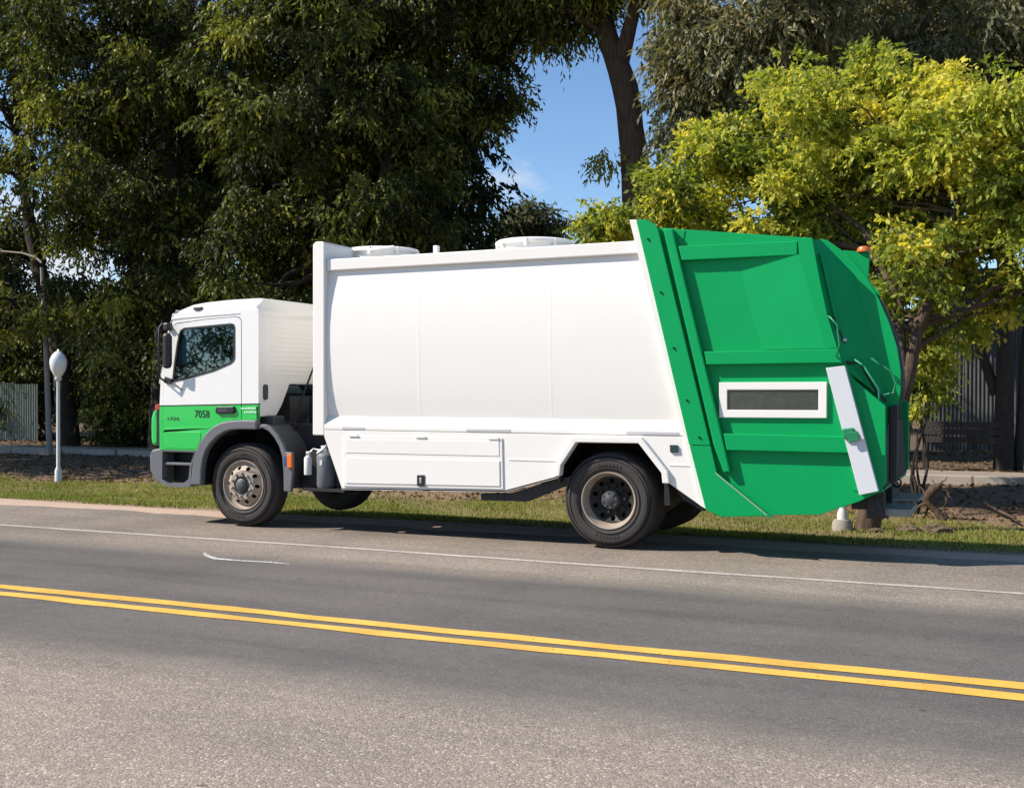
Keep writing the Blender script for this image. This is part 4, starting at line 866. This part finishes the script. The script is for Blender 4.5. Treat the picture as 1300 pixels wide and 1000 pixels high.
tree('eucalyptus_tree', 'dark-centred eucalyptus showing above the middle of the yellow-green tree', 'tree', [(5.6, 21.5, G(5, 21)), (5.5, 21.4, 6), (5.6, 21.2, 14)], [.4, .32, .12],
     [(5.4, 20.8, 11.4, 3.4, 2.4, 4.8)], BARKD, euc(clumps=520, mt=LEAFD), group='eucalyptus trees behind the yellow-green tree')
tree('eucalyptus_tree', 'brownish-green eucalyptus at the top right corner with dark twin trunks', 'tree', [(8.45, 16.4, G(8.4, 16.4)), (8.5, 16.4, 4), (8.4, 16.4, 8), (8.3, 16.2, 12.5)], [.21, .17, .15, .08],
     [(8.4, 16.4, 9.9, 3.2, 2.6, 2.9), (10.3, 16, 7.4, 2.0, 2, 2.4)], BARKD, euc(clumps=420, base=.62), group='eucalyptus trees behind the yellow-green tree',
     extra=[([(8.75, 16.5, G(8.7, 16.5)), (8.95, 16.5, 3.5), (8.95, 16.4, 7.5)], [.12, .10, .07]), ([(8.3, 16.5, 1.6), (7.8, 16.5, 3.2), (7.35, 16.5, 4.6)], [.12, .09, .05])])
# the yellow-green street tree
YL = dict(clumps=900, sprays=28, per=8, holes=.42, hole_f=3.8, leafL=.105, leafW=.058, droop=.38, mt=LEAFY, csize=.23, slen=.27, base=.55, cvar=.27, tvar=.13, shell=.55, spread=1.25)
tree('yellow_green_tree', 'bushy yellow-green tree behind the green tailgate, trunk base under the tail', 'tree',
     [(6.75, 5.9, G(6.75, 5.9)), (6.98, 5.95, .6), (7.25, 6.0, 1.6), (7.45, 6.1, 2.6), (7.8, 6.3, 3.6), (8.0, 6.6, 4.6)], [.19, .14, .115, .09, .065, .03],
     [(4.7, 8.0, 4.9, 2.3, 2.0, 1.5), (2.7, 8.0, 4.5, 1.2, 1.4, .7), (6.1, 7.8, 5.9, 1.9, 2.0, 1.35), (8.4, 7.4, 5.4, 2.0, 2.0, 1.3), (6.3, 8.2, 4.1, 1.6, 1.3, .9), (6.9, 7.8, 4.2, 1.6, 1.4, 1.0), (8.7, 7.4, 4.1, 1.4, 1.4, .9), (7.9, 7.4, 3.0, .6, .7, .6), (7.15, 6.0, 3.45, .7, .55, .65), (8.3, 6.3, 3.7, .9, .6, .6), (8.9, 7.0, 3.3, .6, .6, .5), (4.5, 8.3, 4.0, 1.7, 1.1, .7), (10.6, 7.2, 4.6, 1.5, 1.6, 1.6)], BARKB, YL, nl=42, limb_r=.055, lo=.5, twig=1, amp=.06,
     extra=[([(7.25, 6.0, 1.9), (7.2, 6.2, 3.0), (6.6, 6.8, 4.2), (5.6, 7.4, 5.0), (4.4, 7.8, 5.4)], [.075, .06, .045, .03, .015]), ([(6.9, 6.5, 3.8), (5.2, 7.6, 4.3), (3.4, 8.0, 4.5), (2.2, 8, 4.5)], [.05, .04, .025, .01])])
b_root = tag(empty('low_branches', (0, 0, 0)), 'yellow-green leafy shrub behind the rear end of the truck', 'shrub')
o, cc = make_crown('foliage', [(7.40, 7.9, 2.4, .28, .4, .9)], 22, 22, 7, .115, .056, .7, LEAFY, b_root, .26, .25, base=.5)
bm = bmesh.new()
for c in cc[:5]: add_tube(bm, wobble((7.3, 7.9, G(7.3, 7.9)), c, 5, .06), [.03, .025, .02, .015, .01, .006], 5)
bm_out(bm, 'stem', BARKD, b_root, 60)
# small distant tree in the sky gap
tree('distant_tree', 'small thin tree seen in the gap of sky above the white body', 'tree', [(-9.6, 31, 0), (-9.6, 31, 5), (-9.5, 31, 9.3)], [.22, .2, .05],
     [(-9.3, 30.8, 7.6, 1.3, 1.2, 1.7)], BARKD, euc(clumps=90, mt=LEAFE, leafL=.22, leafW=.08, droop=.4, csize=.3, base=.4), nl=10, limb_r=.06)
for k, (x, y, zc, rx, rz) in enumerate(((-28.2, 21, 5.0, 2.6, 4.4), (-21.0, 22, 10.6, 3.6, 3.0), (-17.2, 21, 7.0, 3.4, 5.6), (-12.0, 22, 8.0, 3.6, 6.6), (-8.6, 21, 7.0, 2.2, 6.2), (-21.8, 22, 3.4, 2.6, 2.6))):
    tree('background_tree', ['dense dark tree in the second row beyond the far left edge', 'dense dark tree high above the gap of sky at far left', 'dense dark tree in the second row behind the globe lamp', 'dense dark tree in the second row behind the cab', 'dense dark tree in the second row behind the white body front', 'lower dark tree in the second row between lamp and cab'][k], 'tree',
         [(x, y, -.1), (x + .1, y, 4), (x, y, 9)], [.3, .24, .1], [(x, y, zc, rx, 1.8, rz)], BARKD, pep(clumps=170, sprays=20, per=8, leafL=.26, leafW=.10, csize=.8, slen=.7, base=.08, cvar=.1, holes=.1), nl=8, group='second row of dark trees')  # leaf tint set low, so colour supplies the deep shade of this row
for k, (x, y, zc) in enumerate(((-19.5, 7.2, 8.6), (-25.5, 8.0, 8.4))):
    tree('roadside_tree', ['dark tree beside the road just beyond the left edge, shading the earth', 'second dark tree further left along the road'][k], 'tree',
         [(x, y, -.3), (x + .1, y, 4), (x, y, 9)], [.3, .24, .1], [(x, y, zc, 3.2, 2.8, 3.0)], BARKD, pep(clumps=110, sprays=16, per=8, leafL=.30, leafW=.12, csize=.8, slen=.7, base=.4), nl=8, group='dark trees by the road at left')
blobs = []
for x in np.arange(-70, 80, 4.0):
    h_ = 5 + RNG.random() * 4; blobs.append((x + RNG.normal(0, .8), -44 + RNG.normal(0, 2), h_ * .55, 2.8, 2.4, h_ * .55))
wd, _ = make_crown('woodland', blobs, 500, 12, 12, .26, .13, .6, LEAFF, None, 1.2, .9, base=.5); tag(wd, 'line of trees on the near side of the road, behind the camera', 'woodland', kind='stuff')
# low hedge row beneath the left trees
for k, (x, y, z, rx, rz) in enumerate(((-24.6, 18.8, 1.9, 1.8, 1.8), (-17.0, 16.8, 1.8, 1.9, 1.9), (-13.0, 18.5, 1.8, 2.0, 2.1), (-9.2, 17.5, 2.4, 2.1, 2.6), (-5.0, 18.0, 2.5, 2.0, 2.6))):
    rt = tag(empty('dark_shrub', (x, y, 0)), ['dark shrub at the far left beside the pale fence panels', 'dark shrub behind the thin street light pole', 'dark shrub in the shade left of the cab', 'dark shrub hidden behind cab and bulkhead', 'dark shrub behind the middle of the white body'][k], 'shrub', 'dark shrubs under the trees')
    o, cc = make_crown('foliage', [(0, 0, z, rx, 1.2, rz)], 90, 22, 8, .17, .07, .8, LEAFD, rt, .5, .5, base=.35)
    bm = bmesh.new()
    for c in cc[:12]: add_tube(bm, wobble((0, 0, -.3), c, 5, .06), [.06, .05, .04, .03, .02, .01], 5)
    bm_out(bm, 'stem', BARKD, rt, 60)
# far woodland closing the horizon
blobs = []
for x in np.arange(-62, 36, 3.2):
    h_ = 3.2 + RNG.random() * 1.6; blobs.append((x + RNG.normal(0, .5), 36 + RNG.normal(0, 2), h_ * .55, 2.6, 2.2, h_ * .62))
wd, _ = make_crown('woodland', blobs, 900, 12, 7, .30, .15, .6, LEAFF, None, .95, .7, base=.5); tag(wd, 'dark belt of distant trees closing the view behind', 'woodland', kind='stuff')

# grass: individual blades in tufts
def grass(n, x0, x1, y0, y1, h, wdt, mt, name, cond=None, base=.45):
    x = RNG.uniform(x0, x1, n); y = RNG.uniform(y0, y1, n)
    den = .5 + .5 * np.sin(x * 1.9 + 1.3 * np.sin(y * 2.3)) * np.sin(y * 3.1 + x * .7); keep = RNG.random(n) < (.45 + .55 * den)
    if cond is not None: keep &= cond(x, y)
    x, y, den = x[keep], y[keep], den[keep]; n = len(x); z = ground_z(x, y) - .005
    ang = RNG.uniform(0, 2 * np.pi, n); lean = RNG.uniform(.1, .8, n); H = h * RNG.uniform(.4, 1.3, n)
    tip = np.stack([x + np.cos(ang) * lean * H, y + np.sin(ang) * lean * H, z + H], 1)
    a2 = ang + np.pi / 2 + RNG.normal(0, .5, n); s = np.stack([np.cos(a2), np.sin(a2), np.zeros(n)], 1) * (wdt * RNG.uniform(.6, 1.3, n))[:, None]
    b0 = np.stack([x, y, z], 1); V = np.stack([b0 - s, b0 + s, tip], 1).reshape(-1, 3)
    tint = np.clip(RNG.normal(base, .2, n) + .25 * np.sin(x * .8 + y * 1.1) * (1 - den), 0, 1)
    return mesh_np(name, V, np.arange(3 * n).reshape(n, 3), mt, None, np.repeat(tint, 3))
gy = lambda x: 7.6 + .5 * np.sin(x * .7) + .35 * np.sin(x * 1.9 + 1) + np.where(x > 4, .5, 0)
g = grass(330000, -17, 12, 1.45, 9.4, .05, .0075, GRASSM, 'verge_grass', lambda x, y: (y < gy(x) + RNG.normal(0, .45, len(x))) & (y > 1.72 + .12 * np.sin(x * 2.3) + .1 * np.sin(x * 5.1) + RNG.normal(0, .09, len(x))) & (np.sin(x * 1.1 + 2 * np.sin(y)) + np.sin(x * .37 + y * 1.7) + RNG.normal(0, .5, len(x)) > -1.1), .47)
tag(g, 'short patchy green grass on the verge beyond the asphalt', 'grass', kind='stuff')
g = grass(26000, -17, 12, 1.5, 9.0, .05, .012, DRYM, 'dry_litter', None, .6)
tag(g, 'dry blades and leaf litter scattered on the verge', 'leaf litter', kind='stuff')
# leaf litter on the bare earth
n = 26000; x = RNG.uniform(-24, 12, n); y = RNG.uniform(7.5, 24, n); z = ground_z(x, y) + .012
D = RNG.normal(size=(n, 3)); D[:, 2] *= .15; D /= np.linalg.norm(D, axis=1, keepdims=True)
V, F, tt = leaves(np.stack([x, y, z + .0], 1), D, RNG.uniform(.06, .14, n), RNG.uniform(.03, .07, n), RNG.random(n))
tag(mesh_np('fallen_leaves', V, F, DRYM, None, tt), 'brown fallen leaves on the bare earth under the trees', 'leaf litter', kind='stuff')

# ------------------------------------------------------------------ street furniture, fences, debris
def globe_lamp(x, y, label, foot):
    z0 = float(ground_z(x, y)); rt = tag(empty('globe_lamp', (x, y, z0)), label, 'street lamp', 'white globe lamps on the verge')
    lathe('pole', [(.075, -.1), (.075, .25), (.055, .30), (.042, .34), (.036, 2.2), (.036, 2.28)], POLEW, rt, 14, axis='z')
    gl_ = lathe('globe', [(.05, 2.28), (.105, 2.36), (.165, 2.48), (.182, 2.60), (.176, 2.69), (.135, 2.78), (.07, 2.85), (.03, 2.87), (.02, 2.90), (.0001, 2.92)], GLOBE, rt, 24, axis='z')
    lathe('collar', [(.05, 2.22), (.075, 2.25), (.075, 2.29), (.06, 2.30)], POLEW, rt, 14, axis='z')
    if foot: lathe('concrete_foot', [(.0001, -.15), (.16, -.15), (.15, .10), (.12, .16), (.0001, .17)], CONC, rt, 12, axis='z')
    return rt
globe_lamp(-10.45, 7.2, 'white pole with acorn-shaped white globe standing on the grass left of the truck', False)
globe_lamp(6.42, 5.85, 'white lamp pole mostly hidden behind the green tailgate, its concrete foot on the grass', True)
# thin angled street light at far left
z0 = float(ground_z(-16.0, 12.2)); rt = tag(empty('street_light', (-15.9, 12.2, z0)), 'thin grey street light pole with a bent arm at the far left, among dark trees', 'street light')
tube('pole', [(0, 0, -.2), (-.12, 0, 2.6), (-.30, 0, 5.25)], [.085, .075, .05], CONC, rt, 10)
tube('arm', [(-.30, 0, 5.38), (-.55, 0, 5.55), (-1.0, -.05, 5.68), (-1.9, -.1, 5.78)], [.035, .03, .025, .025], CONC, rt, 8)
boxes('lamp_head', [(-2.4, -1.8, -.22, .02, 5.72, 5.84)], POLEW, rt, .03)
# pale corrugated fence sheets on both sides
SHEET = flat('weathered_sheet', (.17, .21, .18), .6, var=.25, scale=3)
SHEETG = flat('shade_darkened_sheet', (.07, .073, .075), .75, var=.6, scale=.9)  # grey lowered to stand in for tree shade on this sunlit wall
def sheet_fence(name, label, x0, x1, y, z0, z1, mt, wdt=1.1):
    rt = tag(empty(name, (x0, y, z0)), label, 'fence'); first = None; k = 0; x = 0
    while x < x1 - x0 - .01:
        if first is None:
            n_ = 44; xs_ = np.linspace(0, wdt, n_ * 1 + 1); yy_ = .022 * np.sin(xs_ * 2 * np.pi / .11)
            V = np.concatenate([np.stack([xs_, yy_ + d_, np.full_like(xs_, zz)], 1) for d_ in (0, .006) for zz in (0, z1 - z0)]); m_ = len(xs_)
            i = np.arange(m_ - 1); F = np.concatenate([np.stack([i, i + 1, i + 1 + m_, i + m_], 1), np.stack([i + 2 * m_, i + 1 + 2 * m_, i + 1 + 3 * m_, i + 3 * m_], 1)])
            first = mesh_np('sheet', V, F, mt, rt, smooth=True); o = first
        else: o = first.copy(); C.objects.link(o); o.parent = rt
        o.location = (x, RNG.normal(0, .012), RNG.normal(0, .03)); o.rotation_euler = (0, RNG.normal(0, .006), RNG.normal(0, .01)); x += wdt - .02
    for k in range(int((x1 - x0) / 2.2) + 1):
        box('fence_post', k * 2.2 - .05, k * 2.2 + .05, .05, .15, -.3, z1 - z0 - .1, CONC, rt)
    return rt
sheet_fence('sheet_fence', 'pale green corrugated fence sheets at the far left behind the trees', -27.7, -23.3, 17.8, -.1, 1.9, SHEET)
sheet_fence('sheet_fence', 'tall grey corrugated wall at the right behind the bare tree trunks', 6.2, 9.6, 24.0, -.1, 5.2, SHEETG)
# low mesh-and-board fence along the left
rt = tag(empty('low_wall', (-19.5, 19.5, -.1)), 'low weathered block wall in deep shade left of the cab', 'wall')
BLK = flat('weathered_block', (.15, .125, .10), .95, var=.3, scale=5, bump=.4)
first = None
for row in range(4):
    for k in range(34):
        if first is None: first = box('block', 0, .385, 0, .18, 0, .285, BLK, rt, .01); o = first
        else: o = first.copy(); C.objects.link(o); o.parent = rt
        o.location = (k * .395 + (.2 if row % 2 else 0), RNG.normal(0, .006), row * .295); 
# low timber rail at right
WOOD = barkmat('weathered_timber', (.02, .017, .014), (.07, .055, .045))
rt = tag(empty('timber_barrier', (6.75, 16.2, -.1)), 'low weathered timber barrier in shade behind the rear footplate, right side', 'barrier')
for z in (.68, .86, 1.02): box('board', 0, 1.75, -.02, .02, z - .07, z + .07, WOOD, rt, .006)
box('post', .0, .07, .03, .10, -.2, 1.1, WOOD, rt, .006); box('post', 1.6, 1.67, .03, .10, -.2, 1.1, WOOD, rt, .006)
# block wall at far right base
# fallen branches and root stump
def branchy(name, label, loc, pts, rads, twigs, mt=BARKB, cat='branch'):
    rt = tag(empty(name, loc), label, cat); bm = bmesh.new(); add_tube(bm, pts, rads, 8)
    for p, q, r_ in twigs: add_tube(bm, wobble(p, q, 5, .10), [r_ * (1 - .14 * k) for k in range(6)], 6)
    bm_out(bm, 'wood', mt, rt, 60); return rt
z = float(ground_z(7.55, 7.6))
branchy('uprooted_stump', 'twisted uprooted stump with curling roots on the grass behind the footplate', (7.55, 7.5, z), [(.18, 0, -.03), (.05, .05, .14), (-.08, .02, .32), (.02, .0, .46), (.16, -.02, .56)], [.05, .06, .09, .08, .03],
        [((-.05, 0, .3), (-.28, -.05, .02), .03), ((-.06, .02, .34), (-.20, .1, .50), .025), ((.1, 0, .46), (.22, .05, .66), .02), ((.12, 0, .5), (.30, -.1, .35), .02), ((.22, -.1, .36), (.20, -.12, .05), .018), ((0, 0, .2), (-.18, .1, -.02), .03), ((.05, 0, .45), (.0, .1, .62), .02), ((.16, 0, .1), (.3, .02, -.02), .025)], BARKB, 'stump')
z = float(ground_z(8.2, 8.6))
branchy('fallen_branch', 'long bare branch lying at a slant on the bare earth right of the truck', (8.0, 8.8, z), [(-.1, .9, .25), (.2, .3, .14), (.5, -.5, .08), (.75, -1.3, .05)], [.012, .022, .028, .02],
        [((.2, .3, .14), (.5, .4, .22), .01), ((.5, -.5, .08), (.95, -.3, .16), .012), ((.4, -.3, .1), (.3, -.7, .2), .01)], BARKB)
branchy('fallen_branch', 'short forked twig lying flat near the right edge of the grass', (9.0, 8.6, float(ground_z(9.0, 8.6))), [(-.7, .3, .03), (-.2, .1, .06), (.3, 0, .05), (.9, -.2, .03)], [.01, .018, .018, .008],
        [((-.2, .1, .06), (.1, .4, .15), .01), ((.3, 0, .05), (.6, .3, .12), .01)], BARKB)
# clods and leaf heaps
CLOD = flat('earth_clod', (.13, .09, .06), .95, var=.35, scale=20, bump=.6)
for k, (x, y, s) in enumerate(((7.35, 5.7, .13), (7.72, 5.85, .16), (6.95, 5.4, .08))):
    bm = bmesh.new(); bmesh.ops.create_icosphere(bm, subdivisions=3, radius=s)
    for v in bm.verts:
        n_ = v.co.normalized(); f_ = 1 + .3 * math.sin(n_.x * 7 + k) * math.cos(n_.y * 6) + random.uniform(-.14, .14); v.co = Vector((v.co.x * f_ * 1.2, v.co.y * f_, v.co.z * f_ * .55))
    o = bm_out(bm, 'earth_clod', CLOD); o.location = (x, y, float(ground_z(x, y)) + s * .2); tag(o, ['left one of two brown earth clods on the grass behind the footplate', 'right and larger earth clod on the grass below the uprooted stump', 'small earth clod beside the leaning tree trunk'][k], 'clod', 'earth clods on the grass')
# dead palm trunk fragment with peeling bark seen left of and above the cab
for k, (x, y, h_, r_) in enumerate(((-13.1, 16.0, 5.9, .28), (-15.6, 14.2, 2.6, .32))):
    pass
rt = tag(empty('dead_trunk', (-13.4, 19.0, -.1)), 'pale peeling dead trunk glimpsed just above the cab roof', 'tree trunk')
bm = bmesh.new(); add_tube(bm, wobble((0, 0, -.2), (.1, 0, 6.4), 10, .02), [.3 + .05 * math.sin(k * 2) for k in range(11)], 10); bm_out(bm, 'trunk', PALEB, rt, 60)
V = []; F = []
for k in range(120):
    a = RNG.uniform(0, 6.28); z = RNG.uniform(3.5, 6.6); r_ = .32; c_, s_ = math.cos(a), math.sin(a); l_ = RNG.uniform(.2, .55); w_ = .05; i0 = len(V); o_ = RNG.uniform(.02, .22)
    V += [(r_ * c_ - w_ * s_, r_ * s_ + w_ * c_, z), (r_ * c_ + w_ * s_, r_ * s_ - w_ * c_, z), ((r_ + o_) * c_ + w_ * .6 * s_, (r_ + o_) * s_ - w_ * .6 * c_, z - l_), ((r_ + o_) * c_ - w_ * .6 * s_, (r_ + o_) * s_ + w_ * .6 * c_, z - l_)]; F.append((i0, i0 + 1, i0 + 2, i0 + 3))
o = mesh_np('peeling_bark', V, F, PALEB, rt); o['kind'] = 'stuff'
